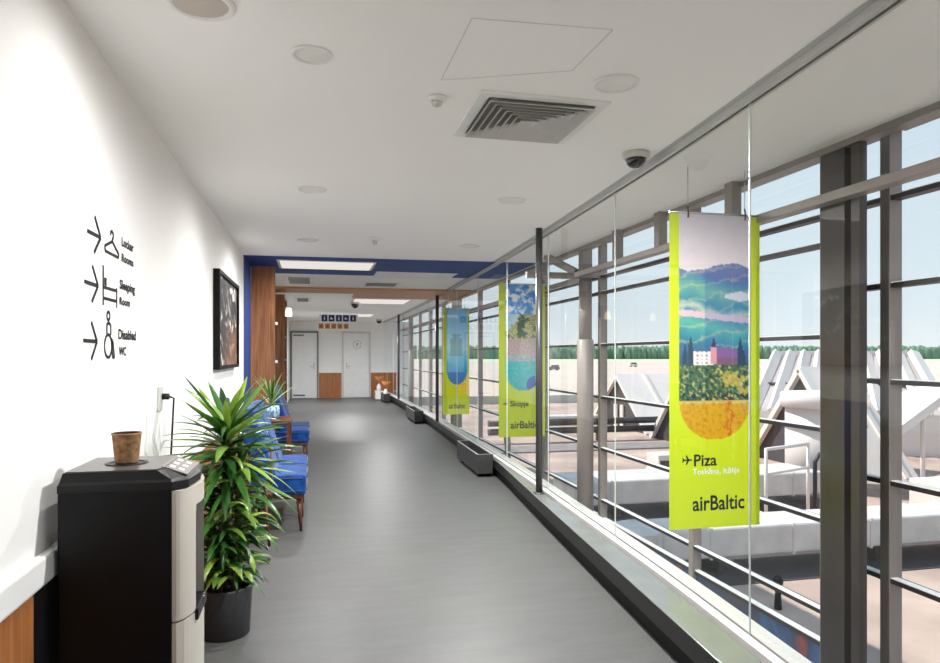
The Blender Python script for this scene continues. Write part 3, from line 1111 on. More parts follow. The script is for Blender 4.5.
rng = random.Random(11)
PX, PY = -0.435, 3.61
pp = thing('potted_plant', 'tall bushy dracaena in a dark grey round pot beside the water dispenser', 'plant', (PX, PY, 0))
m = MB().m(M['pot'])
m.lathe(PX, PY, [(0.112, 0), (0.118, 0.004), (0.131, 0.235), (0.131, 0.245), (0.122, 0.245), (0.120, 0.20)], 40, True, False)
m.build('pot', None, pp)
MB().lathe(PX, PY, [(0.1205, 0.205), (0.05, 0.212), (0.0, 0.214)], 30, True, False).build('soil', M['soil'], pp)
canes = [((0.0, 0.0), (0.015, 0.0), 1.06), ((0.04, -0.04), (0.075, -0.05), 0.86), ((-0.04, 0.03), (-0.065, 0.02), 0.72), ((0.03, 0.05), (0.06, 0.09), 0.55), ((-0.02, -0.05), (-0.01, -0.08), 0.6)]
m = MB()
lm = MB()
for (bx, by), (tx, ty), h in canes:
    pts = [(PX + bx + (tx - bx) * t, PY + by + (ty - by) * t, 0.2 + (h - 0.2) * t) for t in (0, .33, .66, 1)]
    m.tube(pts, 0.011, 8)
    nlev = int((h - 0.22) / 0.0095)
    for k in range(nlev):
        t = (k + rng.random()) / nlev
        z = 0.26 + (h - 0.26) * t
        x = PX + bx + (tx - bx) * t
        y = PY + by + (ty - by) * t
        az = k * 2.399 + rng.uniform(-.4, .4)
        top = max(0, (t - .8) / .2)
        ln = rng.uniform(.22, .34) * (0.74 + 0.34 * t) + .05 * top
        if math.cos(az) < -.3: ln = min(ln, .26 / -math.cos(az))
        leaf(lm, (x, y, z), az, R(rng.uniform(20, 55)) + top * R(14), ln, rng.uniform(.028, .042), R(rng.uniform(70, 125)) * (1 - .45 * top), twist=rng.uniform(-.6, .6))
# crown on the main cane
for k in range(70):
    az = k * 2.399
    t = k / 69.0
    el = R(-10 + 74 * t ** 1.4 + rng.uniform(-9, 9))
    cx_ = -math.cos(az)
    lim = .30 / cx_ if cx_ > .3 else 9
    leaf(lm, (PX + .01, PY, 0.82 + .22 * t), az, el, min(lim, rng.uniform(.35, .46) * (1 - .2 * t)), rng.uniform(.034, .046), R(rng.uniform(8, 50)), twist=rng.uniform(-.5, .5))
m.build('cane', M['bark'], pp)
lm.build('foliage', M['leaf'], pp, normals=False)

# black floor stand behind the plant
fs = thing('floor_stand', 'black tripod stand foot poking out behind the potted plant', 'stand', (-0.47, 4.70, 0))
for k, az in enumerate((R(28), R(150), R(270))):
    e = Vector((-0.47 + 0.2 * math.cos(az), 4.70 + 0.2 * math.sin(az), 0.012))
    MB().tube([(-0.47, 4.70, 0.07), (-0.47 + .1 * math.cos(az), 4.70 + .1 * math.sin(az), .045), e], 0.018, 10, r2=0.010).build('leg', M['black'], fs)
MB().lathe(-0.47, 4.70, [(0.022, 0.05), (0.014, 0.09), (0.014, 0.62)], 14).build('post', M['black'], fs)

# ------------------------------------------------------------------ furniture
def taper_leg(x, y, z1, dx, dy, r0=0.021, r1=0.011):
    return MB().tube([(x, y, z1), (x + dx, y + dy, 0.001)], r0, 12, r2=r1)

def cushion(x0, x1, y0, y1, z0, z1, bev=0.03, puff=0.015):
    m = MB().box(x0, x1, y0, y1, z0, z1, bev, 4)
    for v in m.bm.verts:
        u = (v.co.x - x0) / (x1 - x0)
        w = (v.co.y - y0) / (y1 - y0)
    for f in m.bm.faces: f.smooth = True
    return m

def make_chair(y0, lab):
    """blue velvet lounge chair facing +x, width .6 along y from y0"""
    W_, X0, X1 = 0.58, -0.50, -0.06
    t = thing('lounge_chair', lab, 'chair', (-0.3, y0 + .3, 0), 'blue velvet lounge chairs along the left wall')
    m = cushion(X0, X1, y0, y0 + W_, 0.295, 0.455, 0.032)
    seat = m.build('seat', M['velvet'], t)
    m = MB()
    for z in (0.33, 0.43):
        m.tube([(X1 + .001 - .0, y0 + .03, z), (X1 + .001, y0 + W_ - .03, z)], 0.005, 6)
        m.tube([(X0 + .03, y0 - .001, z), (X1 - .03, y0 - .001, z)], 0.005, 6)
    m.build('piping', M['piping'], seat)
    # reclined backrest
    m = MB().box(-0.075, 0.075, y0 + .01, y0 + W_ - .01, -0.02, 0.56, 0.045, 4)
    for f in m.bm.faces: f.smooth = True
    m.xform(Matrix.Translation((X0 + 0.14, 0, 0.44)) @ Matrix.Rotation(R(-19), 4, 'Y'))
    br = m.build('backrest', M['velvet'], t)
    m = MB()
    for fz in (.15, .3, .45):
        m.tube([(0.078, y0 + .05, fz), (0.078, y0 + W_ - .05, fz)], 0.004, 6)
    m.xform(Matrix.Translation((X0 + 0.14, 0, 0.44)) @ Matrix.Rotation(R(-19), 4, 'Y'))
    m.build('seam', M['piping'], br)
    MB().box(X0 + .01, X1 - .015, y0 + .02, y0 + W_ - .02, 0.262, 0.294, 0.004).build('seat_frame', M['walnut'], t)
    for x, y, dx, dy in ((X1 - .06, y0 + .06, .02, -.01), (X1 - .06, y0 + W_ - .06, .02, .01), (X0 + .06, y0 + .06, -.03, -.01), (X0 + .06, y0 + W_ - .06, -.03, .01)):
        taper_leg(x, y, 0.262, dx, dy).build('leg', M['walnut'], t)
    return t
ch = make_chair(5.52, 'nearest blue velvet lounge chair, just behind the small round table')
dup(ch, (0, 0.60, 0), 'second blue velvet lounge chair, close behind the nearest one')
dup(ch, (0, 3.27, 0), 'third blue velvet lounge chair, right behind the nearer oak fin')
dup(ch, (0, 3.87, 0), 'farthest blue velvet lounge chair along the left wall')

# round side table with upright post
TX, TY = -0.455, 5.13
t = thing('side_table', 'small round walnut side table with slender upright post beside nearest blue chair', 'table', (TX, TY, 0))
MB().lathe(TX, TY, [(0.150, 0.385), (0.165, 0.388), (0.165, 0.418), (0.158, 0.420), (0.152, 0.404), (0.0, 0.404)], 40).build('tabletop', M['walnut'], t)
for k in range(3):
    az = R(20 + 120 * k)
    taper_leg(TX + .11 * math.cos(az), TY + .11 * math.sin(az), 0.384, .035 * math.cos(az), .035 * math.sin(az), .015, .010).build('leg', M['walnut'], t)
MB().tube([(TX + .155, TY - .03, 0.40), (TX + .155, TY - .03, 0.72)], 0.009, 10).build('upright_post', M['walnut'], t)
MB().tube([(TX + .155, TY - .03, 0.72), (TX + .10, TY - .03, 0.745), (TX - .02, TY - .03, 0.75)], 0.009, 10).build('carry_handle', M['walnut'], t)

# taller square table with yucca
t = thing('side_table', 'square walnut table between the blue chairs, holding a spiky plant', 'table', (-0.44, 7.6, 0))
MB().box(-0.66, -0.24, 7.28, 7.86, 0.68, 0.72, 0.005).build('tabletop', M['walnut'], t)
for x in (-0.64, -0.26):
    for y in (7.30, 7.84):
        MB().box(x - .016, x + .016, y - .016, y + .016, 0.0, 0.68).build('leg', M['walnut'], t)
MB().box(-0.62, -0.28, 7.32, 7.82, 0.25, 0.27, 0.003).build('shelf', M['walnut'], t)
YX, YY = -0.44, 7.55
t = thing('potted_plant', 'spiky pale green yucca in a blue patterned pot on the square table', 'plant', (YX, YY, 0.72))
MB().lathe(YX, YY, [(0.05, 0.7205), (0.075, 0.74), (0.085, 0.80), (0.075, 0.86), (0.06, 0.86), (0.06, 0.84)], 24, True, True).build('pot', M['teal'], t)
m = MB()
rng2 = random.Random(4)
for k in range(26):
    leaf(m, (YX, YY, 0.85 + .002 * k), k * 2.399, R(rng2.uniform(35, 88)), rng2.uniform(.26, .42), .022, R(rng2.uniform(5, 45)), n=6)
m.build('foliage', M['yucca'], t, normals=False)

# oak bookcases
def bookcase(y0, y1, zt, lab, white_top):
    x0, x1 = LW + 0.002, -0.472
    t = thing('bookcase', lab, 'bookcase', ((x0 + x1) / 2, y0, 0))
    MB().box(x0, x1, y0, y0 + 0.04, 0, zt, 0.002).build('side_panel', M['oak'], t)
    MB().box(x0, x1, y1 - 0.04, y1, 0, zt, 0.002).build('side_panel', M['oak'], t)
    MB().box(x0, x0 + 0.015, y0 + .04, y1 - .04, 0.0, zt).build('back_panel', M['walnut'], t)
    for z in (0.10, 0.50, 0.90, 1.30, 1.70, 2.08):
        MB().box(x0 + .015, x1 - .01, y0 + .04, y1 - .04, z, z + .03).build('shelf', M['walnut'], t)
    MB().box(x0, x1, y0 + .04, y1 - .04, zt - .04, zt).build('top_panel', M['white'] if white_top else M['oak'], t)
    return t
t = thing('oak_partition', 'nearer tall oak veneer fin standing out from the blue wall strip', 'partition', (-0.6, 8.72, 0))
MB().box(LW + 0.008, -0.472, 8.70, 8.757, 0, 2.493, 0.002).build('veneer_panel', M['oak'], t)
MB().box(-0.4718, -0.468, 8.702, 8.755, 0, 2.493).build('edge_strip', M['walnut'], t)
for z in (1.30, 1.77):
    MB().box(-0.468, -0.440, 8.71, 8.75, z, z + .035, .003).build('hook', M['white'], t)
bookcase(11.62, 12.60, 2.40, 'farther oak bookcase, lower, with a warm lamp on its side', True)
t = thing('wall_lamp', 'small warm glowing lamp on the front edge of the farther oak bookcase', 'lamp', (-0.44, 11.75, 2.1))
MB().lathe(-0.41, 11.70, [(0.05, 2.04), (0.055, 2.10), (0.04, 2.18)], 18).build('lamp_shade', M['lampglow'], t)
MB().box(-0.472, -0.40, 11.69, 11.71, 2.18, 2.20).build('bracket', M['alu'], t)

# ------------------------------------------------------------------ troughs
def trough(y0, y1, x0, lab, n=0):
    w = 0.19
    zt = 0.262
    t = thing('planter_trough', lab, 'planter', (x0 + w / 2, (y0 + y1) / 2, 0), 'stone troughs along the glass ledge')
    dxx = (px_(y1) - px_(y0)) * .85
    def pt(u, v, z):
        return (x0 + w * u + dxx * v, y0 + (y1 - y0) * v, z)
    m = MB().m(M['trough'])
    o4 = [(0, 0), (1, 0), (1, 1), (0, 1)]
    i4 = [(.12, .02), (.88, .02), (.88, .98), (.12, .98)]
    lo = [m.bm.verts.new(pt(.04 + .92 * u, v, .04)) for u, v in o4]
    hi = [m.bm.verts.new(pt(u, v, zt)) for u, v in o4]
    ih = [m.bm.verts.new(pt(u, v, zt)) for u, v in i4]
    il = [m.bm.verts.new(pt(u, v, zt - .10)) for u, v in i4]
    m._face(lo[::-1]); m._face(il)
    for i in range(4):
        j = (i + 1) % 4
        m._face([lo[i], lo[j], hi[j], hi[i]])
        m.m(M['rim']); m._face([hi[i], hi[j], ih[j], ih[i]]); m.m(M['trough'])
        m._face([ih[i], ih[j], il[j], il[i]])
    m.build('basin', None, t)
    for v in (.12, .85):
        m = MB()
        a, b = pt(.15, v - .03, 0), pt(.85, v + .03, 0)
        m.box(a[0], b[0], a[1], b[1], 0.0, 0.041)
        m.build('foot', M['kick'], t)
    return t
trough(7.55, 8.85, 1.815, 'nearest empty dark stone trough with pale rim beside the ledge')
trough(13.7, 15.1, 1.98, 'middle dark stone trough on the floor along the ledge')
trough(19.9, 20.9, 1.99, 'farthest dark stone trough, next to the white flower vases')
t = thing('pedestal', 'white low pedestal box left of the farthest trough', 'pedestal', (1.97, 21.3, 0))
MB().box(1.86, 2.08, 21.1, 21.5, 0.031, 0.27, 0.005).build('body', M['white'], t)
MB().box(1.85, 2.09, 21.09, 21.51, 0.27, 0.285, 0.003).build('top', M['white'], t)
MB().box(1.88, 2.06, 21.12, 21.49, -0.0, 0.031).build('base', M['ledge_face'], t)
for k, (vx, vy, vz, lab) in enumerate(((1.97, 21.3, 0.285, 'left white vase of dried orange grass, on the white pedestal'), (2.085, 20.4, 0.163, 'right white vase of dried orange grass, in the farthest trough'))):
    t = thing('flower_vase', lab, 'vase', (vx, vy, vz), 'white vases by the far end')
    MB().lathe(vx, vy, [(0.045, vz + .0005), (0.07, vz + .07), (0.066, vz + .14), (0.032, vz + .20), (0.038, vz + .22)], 20).build('vase_body', M['cream'], t)
    m = MB()
    for i in range(16):
        a = i * 2.4
        s = .06 + .012 * (i % 7)
        m.tube([(vx, vy, vz + .21), (vx + s * math.cos(a) * .6, vy + s * math.sin(a) * .6, vz + .34), (vx + 1.1 * s * math.cos(a), vy + 1.1 * s * math.sin(a), vz + .42 + .01 * (i % 5))], .003, 5, r2=.011)
    m.build('dried_stems', M['dried'], t)

# ------------------------------------------------------------------ hanging sign
HY = 17.6
def hx(px, y):
    k = (px - 470) / F
    return y / (CA - k * SA) * (k * CA + SA)
t = thing('hanging_sign', 'row of navy and orange pictogram plates hanging from the ceiling near the doors', 'sign', (hx(338, HY), HY, 2.1))
zz = lambda py: EYE + (HZ - py) * (HY / (CA + .2 * SA)) / F
MB().box(hx(319.5, HY), hx(358, HY), HY, HY + .012, zz(322.2), zz(314.3)).build('sign_board', M['white'], t)
MB().box(hx(317, HY), hx(350, HY), HY, HY + .012, zz(329.5), zz(322.4)).build('sign_board', M['white'], t)
NAVY_ICON = ['i', 'P', 'E', '10', '11']
for k, a in enumerate((321.6, 328.6, 336, 343, 350.2)):
    p = MB().box(hx(a, HY), hx(a + 5.8, HY), HY - .008, HY, zz(321.4), zz(315)).build('pictogram_plate', M['navy'], t)
    xa, xb = hx(a + 1.6, HY), hx(a + 4.2, HY)
    m = MB()
    zc = zz(318.2)
    if k % 2 == 0:
        m.box(xa + .02, xb - .02, HY - .010, HY - .008, zc - .045, zc + .02).box(xa + .025, xb - .025, HY - .010, HY - .008, zc + .03, zc + .05)
    else:
        m.box(xa, xb, HY - .010, HY - .008, zc - .03, zc + .0).box(xa + .01, xb - .03, HY - .010, HY - .008, zc + .01, zc + .03)
    m.build('pictogram', M['white'], p)
for k, a in enumerate((318.6, 325, 331.2, 337.4, 343.6)):
    p = MB().box(hx(a, HY), hx(a + 5.0, HY), HY - .008, HY, zz(328.7), zz(323.6)).build('pictogram_plate', M['orange'], t)
    xa, xb = hx(a + 1.5, HY), hx(a + 3.6, HY)
    zc = zz(326.2)
    MB().box(xa, xb, HY - .010, HY - .008, zc - .03, zc + .0).box(xa + .015, xb - .015, HY - .010, HY - .008, zc + .008, zc + .03).build('pictogram', M['walnut'], p)
for a in (326, 351):
    MB().tube([(hx(a, HY), HY + .006, zz(314.4)), (hx(a, HY), HY + .006, CEIL - .0005)], .004, 6).build('hanger_rod', M['alu'], t)

# ------------------------------------------------------------------ ceiling fittings
def cpt(px, py):
    return W(px, py, (CEIL - EYE) * F / (HZ - py))

def downlight(px, py, rad, lab, lit, lamp=0.0):
    p = cpt(px, py)
    t = thing('downlight', lab, 'ceiling light', (p.x, p.y, CEIL), 'round ceiling downlights')
    m = MB()
    m.lathe(p.x, p.y, [(rad, CEIL - .0005), (rad, CEIL - .006), (rad * .96, CEIL - .009), (rad * .80, CEIL - .009), (rad * .78, CEIL - .004)], 40, True, False)
    m.build('trim_ring', M['white'], t)
    MB().lathe(p.x, p.y, [(rad * .785, CEIL - .0045), (rad * .785, CEIL - .0052)], 40).build('diffuser', M['spotlens'] if lit else mat('unlit diffuser', (196, 184, 172), .4), t)
    if lamp > 0:
        li = bpy.data.lights.new('added_fill_spot', 'SPOT')  # added spot, brightens the room though the downlight itself is off
        li.shadow_soft_size = 0.0
        li.spot_size = R(176)
        li.spot_blend = 1.0
        li.energy = lamp * 2.0
        li.color = (1.0, 0.985, 0.965)
        lo = bpy.data.objects.new('added_fill_spot', li)
        COL.objects.link(lo)
        lo.location = (p.x, p.y, CEIL - .012)
LP = 60.0
downlight(201, 3, 0.104, 'largest round ceiling light at the top left of the view', False, 4.0)
downlight(312, 54, 0.075, 'round ceiling light right of the largest one, above the corridor', True, 10.0)
downlight(616, 83, 0.092, 'round ceiling light right of the square air vent', True, 62.0)
downlight(512, 200, 0.098, 'round ceiling light beyond the square air vent, near the tall pole', True, 70.0)
downlight(312, 189, 0.095, 'faint round ceiling light left of centre beyond the smoke detector', True, 13.0)
downlight(308, 240, 0.10, 'faint round ceiling light just before the blue ceiling band, left side', True, 26.0)
downlight(470, 246, 0.10, 'round ceiling light just before the blue ceiling band, right side', True, 60.0)

# square swirl diffuser
vt = thing('air_vent', 'large square ceiling air vent with concentric louvres', 'vent', (0.96, 3.02, CEIL))
vx, vy, vh = 0.965, 3.025, 0.29
m = MB()
for s0, s1, za, zb in ((vh, vh * .84, CEIL - .012, CEIL - .010),):
    for i in range(4):
        c0 = [(-1, -1), (1, -1), (1, 1), (-1, 1)]
        a, b = c0[i], c0[(i + 1) % 4]
        m.hexa([(vx + a[0] * s0, vy + a[1] * s0, CEIL - .0005), (vx + b[0] * s0, vy + b[1] * s0, CEIL - .0005), (vx + b[0] * s1, vy + b[1] * s1, CEIL - .0005), (vx + a[0] * s1, vy + a[1] * s1, CEIL - .0005),
                (vx + a[0] * s0, vy + a[1] * s0, za), (vx + b[0] * s0, vy + b[1] * s0, za), (vx + b[0] * s1, vy + b[1] * s1, zb), (vx + a[0] * s1, vy + a[1] * s1, zb)])
m.build('vent_frame', M['white'], vt)
MB().box(vx - vh * .84, vx + vh * .84, vy - vh * .84, vy + vh * .84, CEIL - .0015, CEIL - .0006).build('backing', M['ventdark'], vt)
for k in range(7):
    s0 = vh * (.83 - k * .115)
    s1 = s0 - vh * .085
    m = MB()
    for i in range(4):
        c0 = [(-1, -1), (1, -1), (1, 1), (-1, 1)]
        a, b = c0[i], c0[(i + 1) % 4]
        m.hexa([(vx + a[0] * s0, vy + a[1] * s0, CEIL - .028), (vx + b[0] * s0, vy + b[1] * s0, CEIL - .028), (vx + b[0] * s1, vy + b[1] * s1, CEIL - .006), (vx + a[0] * s1, vy + a[1] * s1, CEIL - .006),
                (vx + a[0] * s0, vy + a[1] * s0, CEIL - .025), (vx + b[0] * s0, vy + b[1] * s0, CEIL - .025), (vx + b[0] * s1, vy + b[1] * s1, CEIL - .003), (vx + a[0] * s1, vy + a[1] * s1, CEIL - .003)])
    m.build('louvre', M['vent'], vt)

# dome camera by the glass head
p = cpt(636, 153)
t = thing('ceiling_camera', 'black dome security camera on the ceiling near the glass wall', 'camera', (p.x, p.y, CEIL))
MB().lathe(p.x, p.y, [(0.073, CEIL - .0005), (0.073, CEIL - .022), (0.062, CEIL - .034)], 32).build('housing', M['vent'], t)
MB().lathe(p.x, p.y, [(0.056, CEIL - .034)] + [(0.056 * math.cos(a), CEIL - .034 - .05 * math.sin(a)) for a in (.3, .6, .9, 1.2, 1.45)], 32).build('dome', M['dome'], t)
# smoke detector and sprinkler
p = cpt(437, 97)
t = thing('smoke_detector', 'small white smoke detector left of the square air vent', 'smoke detector', (p.x, p.y, CEIL))
MB().lathe(p.x, p.y, [(0.040, CEIL - .0005), (0.040, CEIL - .012), (0.030, CEIL - .02)], 24).build('base', M['white'], t)
MB().lathe(p.x, p.y, [(0.022, CEIL - .02), (0.020, CEIL - .036), (0.008, CEIL - .042)], 20).build('sensor_cap', M['vent'], t)
p = cpt(375, 238)
t = thing('ceiling_speaker', 'small white ceiling sensor just before the blue band', 'sensor', (p.x, p.y, CEIL))
MB().lathe(p.x, p.y, [(0.055, CEIL - .0005), (0.055, CEIL - .015), (0.03, CEIL - .03)], 20).build('housing', M['white'], t)
MB().lathe(p.x, p.y, [(0.02, CEIL - .03), (0.02, CEIL - .06)], 12).build('sensor_head', M['vent'], t)
for px, d, lab in ((355, 14.0, 'small black dome camera beyond the oak ceiling band'), (379, 20.8, 'small black camera on the ceiling at the far end of the glass wall')):
    k = (px - 470) / F
    X, Y = d * (k * CA + SA), d * (CA - k * SA)
    t = thing('ceiling_camera', lab, 'camera', (X, Y, CEIL))
    MB().lathe(X, Y, [(0.09, CEIL - .0005), (0.09, CEIL - .05)], 20).build('housing', M['vent'], t)
    MB().lathe(X, Y, [(0.085, CEIL - .05), (0.07, CEIL - .11), (0.02, CEIL - .14)], 20).build('dome', M['dome'], t)

# linear light panels / recessed grilles
def panel(x0, x1, y0, y1, lab, lit, z=CEIL - .007, power=0):
    t = thing('ceiling_panel', lab, 'ceiling panel', ((x0 + x1) / 2, (y0 + y1) / 2, CEIL))
    MB().box(x0, x1, y0, y1, z - .006, CEIL - .0005 if z > CEIL - .003 else z).build('frame', M['white'], t)
    MB().box(x0 + .03, x1 - .03, y0 + .03, y1 - .03, z - .008, z - .0061).build('diffuser', M['lens'] if lit else M['white'], t)
    if power:
        li = bpy.data.lights.new('panel_lamp', 'SPOT')
        li.shadow_soft_size = 0.0
        li.spot_size = R(176)
        li.spot_blend = 1.0
        li.energy = power * 1.5
        lo = bpy.data.objects.new('panel_lamp', li)
        COL.objects.link(lo)
        lo.location = ((x0 + x1) / 2, (y0 + y1) / 2, z - .012)
panel(-0.42, 0.72, 8.08, 8.84, 'long white light panel set in the blue ceiling band', True, power=30)
panel(0.82, 1.88, 9.0, 9.7, 'white ceiling panel notched into the back of the blue band', False, z=CEIL - .001)
panel(0.75, 1.9, 13.4, 14.6, 'white ceiling light panel beyond the oak band', True, z=CEIL - .001, power=130)
panel(0.2, 1.6, 18.4, 19.6, 'white ceiling light panel nearest the end doors', True, z=CEIL - .001, power=130)
def grille(x0, x1, y0, y1, lab):
    t = thing('air_vent', lab, 'vent', ((x0 + x1) / 2, (y0 + y1) / 2, CEIL))
    MB().box(x0, x1, y0, y1, CEIL - .010, CEIL - .0005).build('vent_frame', M['white'], t)
    for i in range(6):
        ya = y0 + .06 + (y1 - y0 - .12) * i / 6
        MB().box(x0 + .06, x1 - .06, ya, ya + (y1 - y0) * .09, CEIL - .014, CEIL - .0101).build('louvre', M['doorframe'], t)
grille(0.72, 1.3, 10.3, 10.9, 'grey ceiling vent grille between the blue and oak bands, right')
grille(-0.42, 0.0, 9.8, 10.8, 'white ceiling vent grille above the oak bookcases')
grille(-0.38, -0.05, 13.4, 14.4, 'small ceiling vent grille beyond the farther bookcase')

# ------------------------------------------------------------------ outdoors
rf = MB().box(2.96, 40, -40, 46, -2.2, -2.0).box(-30, 2.96, -40, -3.2, -2.2, -2.0)
o = rf.build('lower_roof', M['roof']); o['kind'] = 'structure'
for (x0, x1, y0, y1, z, mm, nme) in ((2.97, 4.6, -6, 40, -1.995, 'roof_dark', 'roof_gutter'), (4.6, 19.5, 8.9, 10.4, -1.985, 'louver', 'duct_shadow_strip'), (4.8, 12, 12.8, 14.8, -1.985, 'louver', 'duct_shadow_strip'), (5, 38, 22.5, 24.0, -1.95, 'roof_dark', 'roof_walkway'), (16, 38, 12.0, 13.0, -1.96, 'whitemetal', 'roof_curb')):  # dark strips under the ducts stand in for their cast shadow
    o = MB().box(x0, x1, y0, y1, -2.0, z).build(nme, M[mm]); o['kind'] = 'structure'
o = MB().m(M['plaster']).box(3.0, 40, 45.6, 46, -2.0, -1.45).box(39.6, 40, -12, 45.6, -2.0, -1.45).build('roof_parapet'); o['kind'] = 'structure'
o = MB().box(-400, 900, -300, 700, -6.2, -6.0).build('ground_apron', M['apron']); o['kind'] = 'structure'
o = MB().box(-1500, 3000, 700, 2200, -6.2, -5.95).build('ground_field', M['field']); o['kind'] = 'structure'
o = MB().box(900, 3000, -800, 700, -6.2, -5.95).build('ground_field', M['field']); o['kind'] = 'structure'
# forest line
m = MB()
rt = random.Random(5)
for row in range(2):
    for i in range(560):
        r = -620 + i * 3.9 + rt.uniform(-3, 3)
        d = 1240 + row * 30 + rt.uniform(-6, 6)
        h = 20 + 2.5 * nz(i * .06, row * 3.0, 2) * 2 + rt.uniform(-2.5, 1.0) + row * 2
        X, Y = r * CA + d * SA, d * CA - r * SA
        m.lathe(X, Y, [(5.0, -6), (6.2, -6 + h * .35), (5.0, -6 + h * .75), (1.5, -6 + h)], 6, False, True)
tag(m.build('tree_line', M['tree']), 'dark green forest line along the horizon beyond the apron', 'forest', kind='stuff')

def duct(y0, x0, x1, z0, z1, depth, lab, elbow):
    t = thing('air_duct', lab, 'duct', ((x0 + x1) / 2, y0 + depth / 2, -2.0))
    MB().box(x0, x1, y0, y0 + depth, z0, z1, 0.05, 3).build('duct_body', M['duct'], t)
    x = x0 + .8
    while x < x1 - .3:
        MB().box(x, x + .035, y0 - .012, y0 + depth + .012, z0 - .012, z1 + .012).build('flange', M['duct'], t)
        x += 1.45
    x = x0 + 1.0
    while x < x1:
        MB().box(x, x + .08, y0 + .1, y0 + depth - .1, -2.0, z0 + .01).build('support', M['darksteel'], t)
        x += 2.9
    if elbow:
        m = MB()
        n = 10
        h = z1 - z0
        ra, rb = [], []
        for i in range(n + 1):
            a = PI / 2 * i / n
            # bend from running along -x to running along -y
            c = Vector((x0, y0 - .15, 0))
            ri, ro = .15, .15 + depth
            pi_ = c + Vector((-ri * math.sin(a), ri * math.cos(a), 0))
            po = c + Vector((-ro * math.sin(a), ro * math.cos(a), 0))
            ra.append((pi_, po))
        for (a, b), (c2, d2) in zip(ra, ra[1:]):
            m.hexa([(a.x, a.y, z0), (b.x, b.y, z0), (d2.x, d2.y, z0), (c2.x, c2.y, z0), (a.x, a.y, z1), (b.x, b.y, z1), (d2.x, d2.y, z1), (c2.x, c2.y, z1)])
        bmesh.ops.remove_doubles(m.bm, verts=m.bm.verts, dist=1e-4)
        m.build('elbow', M['duct'], t)
    return t
duct(9.3, 5.1, 19, -1.72, -1.26, 0.85, 'nearest long silver air duct lying across the lower roof', True)
duct(13.1, 5.2, 11.2, -1.72, -1.22, 1.3, 'second silver air duct, behind the nearest one', False)
duct(31.0, 9, 14.2, -1.9, -1.55, 1.0, 'far low silver duct at the left side of the roof', False)

# roof tank / cowl
c = Vector((12.86, 15.1, 0))
t = thing('roof_tank', 'large white cylindrical vent tank standing on the roof right of the Piza banner', 'tank', (c.x, c.y, -2))
MB().lathe(c.x, c.y, [(0.92, -2.0), (0.92, 0.06)], 48).build('drum', M['whitemetal'], t)
MB().lathe(c.x, c.y, [(1.04, 0.06), (1.04, 0.40), (0.98, 0.44)], 48).build('cap', M['whitemetal'], t)
MB().lathe(c.x, c.y, [(1.0, -0.42), (1.0, -0.36)], 48).build('band', M['whitemetal'], t)

# guard frame
t = thing('guard_rail', 'white metal guard frame beside the second air duct', 'rail', (9.0, 12.9, -2))
A, B = W(766, 447, 13.4), W(808, 452, 14.2)
A2, B2 = Vector((A.x, A.y, 0)), Vector((B.x, B.y, 0))
m = MB()
MB().tube([(A.x, A.y, -.46), (B.x, B.y, -.46)], .035, 10).build('top_rail', M['whitemetal'], t)
MB().tube([(A.x, A.y, -.95), (B.x, B.y, -.95)], .03, 10).build('lower_rail', M['whitemetal'], t)
for q in (0, 1):
    p = A.lerp(B, q)
    MB().tube([(p.x, p.y, -2.0), (p.x, p.y, -.44)], .035, 10).build('post', M['whitemetal'], t)
p = W(815, 450, 13.0)
o = MB().tube([(p.x, p.y, -2.0), (p.x, p.y, -.65), (p.x + .1, p.y, -.5), (p.x + .6, p.y - .05, -.42), (p.x + .9, p.y - .05, -.42)], .04, 10).build('bent_pipe', M['black_alu'])
tag(o, 'thin black bent pipe rising in front of the white tank', 'pipe')
p = W(778, 583, 10.0)
t = thing('vent_pipe', 'short black roof vent pipe in front of the nearest duct', 'pipe', (7.0, 8.7, -2))
bx, by = 0.0, 0.0
q = W(778, 575, 9.1)
MB().lathe(q.x, q.y, [(0.05, -2.0), (0.035, -1.65)], 14).build('pipe', M['kick'], t)
MB().lathe(q.x, q.y, [(0.065, -1.66), (0.07, -1.60), (0.03, -1.55)], 14).build('cap', M['kick'], t)

# dark pipes running across further back
for k, (z, lab) in enumerate(((-1.22, 'upper dark pipe running across the roof behind the round column'), (-1.56, 'lower dark pipe running across the roof behind the round column'))):
    y = 25.2
    t = thing('roof_pipe', lab, 'pipe', (11, y, -2), 'dark roof pipes')
    MB().tube([(6.5, y, z), (15.0, y, z)], .13, 14).build('pipe', M['darksteel'], t)
    for x in (7.2, 11.0, 14.4):
        MB().box(x - .05, x + .05, y - .16 + k * .18, y - .06 + k * .18 , -2.0, z).build('support', M['darksteel'], t)

